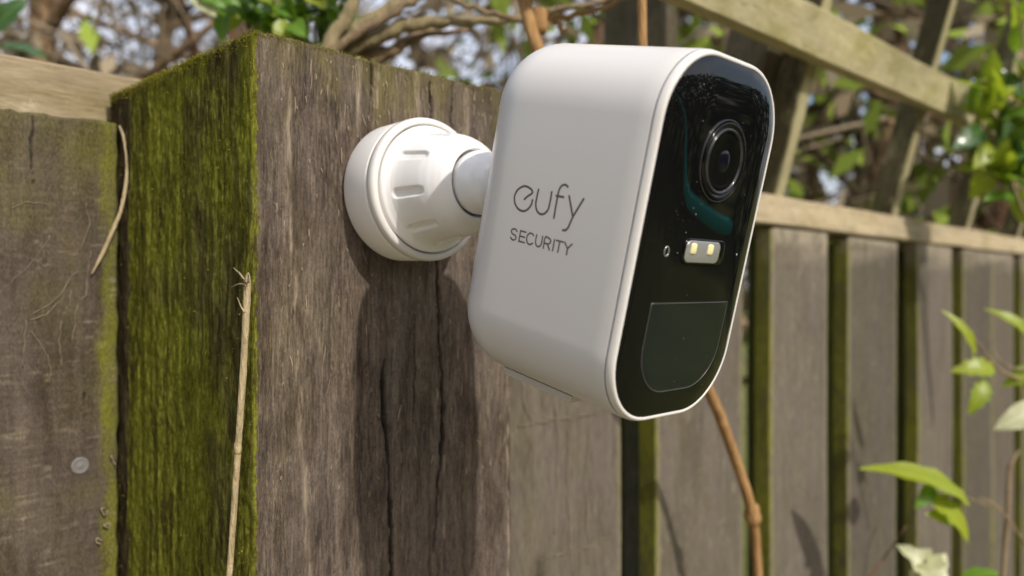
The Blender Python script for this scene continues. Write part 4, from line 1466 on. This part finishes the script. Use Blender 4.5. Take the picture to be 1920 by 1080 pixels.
add(clumps(90, 12, .10, -500, 1500, -350, 230, 2.2, 4.6), .085, True, .10)          # thicket at fence-top height
add(clumps(150, 10, .12, 1250, 2700, -250, 420, 1.8, 4.0), .12, True, .45)
add(clumps(40, 12, .09, 950, 1500, -200, 200, 1.6, 3.0), .08, True, .7)         # dense behind the trellis
add(clumps(330, 20, .15, -700, 2700, 230, 600, 2.0, 4.4), .09, True, .2)           # denser and lower
add(cloud(900, -500, 2500, -350, 420, 1.8, 4.4), .50, False)                      # twigs
THICK = 2.6
add(cloud(520, -500, 2500, -350, 420, 1.8, 4.0), .60, False)                      # stouter sticks
add(cloud(420, 1200, 2500, -200, 450, 1.5, 3.4), .60, False)
THICK = .9
add(cloud(120, 1350, 2300, -200, 450, 1.0, 1.7), .34, False)
add(clumps(46, 8, .05, 1350, 2300, -150, 430, 1.1, 1.8), .06, True, .6)
ob = np_mesh("thicket", np.vstack(VV), np.vstack(FF), M['litter'], None, False, {"tone": np.concatenate(TT)})
tag(ob, kind="stuff")

# unseen hedging and lawn of the garden on the viewer's own side
rn = np.random.RandomState(9)
nn = 16000
tt = rn.rand(nn)
ang = -2.2 + 2.9 * tt
rad = 10.0 + rn.rand(nn) * 1.5
C = np.stack([np.cos(ang) * rad * 1.0 + .4, np.sin(ang) * rad - .5, rn.rand(nn) ** .8 * 3.6], 1)
n2 = 9000
a2 = -3.25 + 1.25 * rn.rand(n2)
r2 = 6.5 + rn.rand(n2) * 1.6
C = np.vstack([C, np.stack([np.cos(a2) * r2, np.sin(a2) * r2 - .5, rn.rand(n2) ** .8 * 6.0], 1)])      # taller row on the left, added to block skylight
keep = (C - np.array(E0)) @ np.array(IN) < -.9
v, f, t = twiggery(rn, C[keep], .34, True, 0)
tag(np_mesh("unseen_hedge", v, f, M['unseen_hedge'], None, False, {"tone": t}), kind="stuff")

# teal strap hanging in the garden to the right, seen mirrored in the black front
DMi = DM.inverted()
pts = []
for x, y in ((1279, 170), (1277, 235), (1281, 285), (1289, 330), (1308, 373), (1338, 410), (1366, 437)):
    o = DMi @ Vector((0, 0, EYE))
    d = (DMi.to_3x3() @ Vector(((x - 960) / FPX, 1, (540 - y) / FPX))).normalized()
    p = o + d * ((-.0012 - o.y) / d.y)
    e = .0004
    nrm = Vector(((dome_y(p.x + e, p.z) - dome_y(p.x - e, p.z)) / (2 * e), -1, (dome_y(p.x, p.z + e) - dome_y(p.x, p.z - e)) / (2 * e))).normalized()
    r = d - nrm * 2 * d.dot(nrm)
    pts.append(DM @ (p + r * .26))
A = np.array([list(p) for p in pts])
tt = np.linspace(0, 1, len(A))
P = [Vector([np.polyval(np.polyfit(tt, A[:, i], 2), t) for i in range(3)]) for t in np.linspace(-.05, 1.02, 30)]
V, Fc = tube(P, list(np.interp(np.linspace(0, 1, len(P)), [0, .2, .5, 1], [.0014, .0024, .0036, .0055])), 10)
oo = Vector(P[-1])
ob = mesh_obj("strap", [v - oo for v in V], Fc, plain("teal_webbing", (.05, .80, .68), .6, .3))
ob.location = oo
tag(ob, "teal strap hanging in the garden, mirrored in the glossy black camera front", "strap")
tp = Vector(P[0])
stem_thing("garden_stake", "thin bamboo stake beyond the right edge, carrying the teal strap", "stake",
           [tp + Vector((.003, .004, .12)), tp + Vector((.003, .004, 0)), Vector((tp.x + .01, tp.y + .01, .9)), Vector((tp.x + .015, tp.y + .02, -.02))], [.0035, .004, .0045], M['cane'], seed=31)
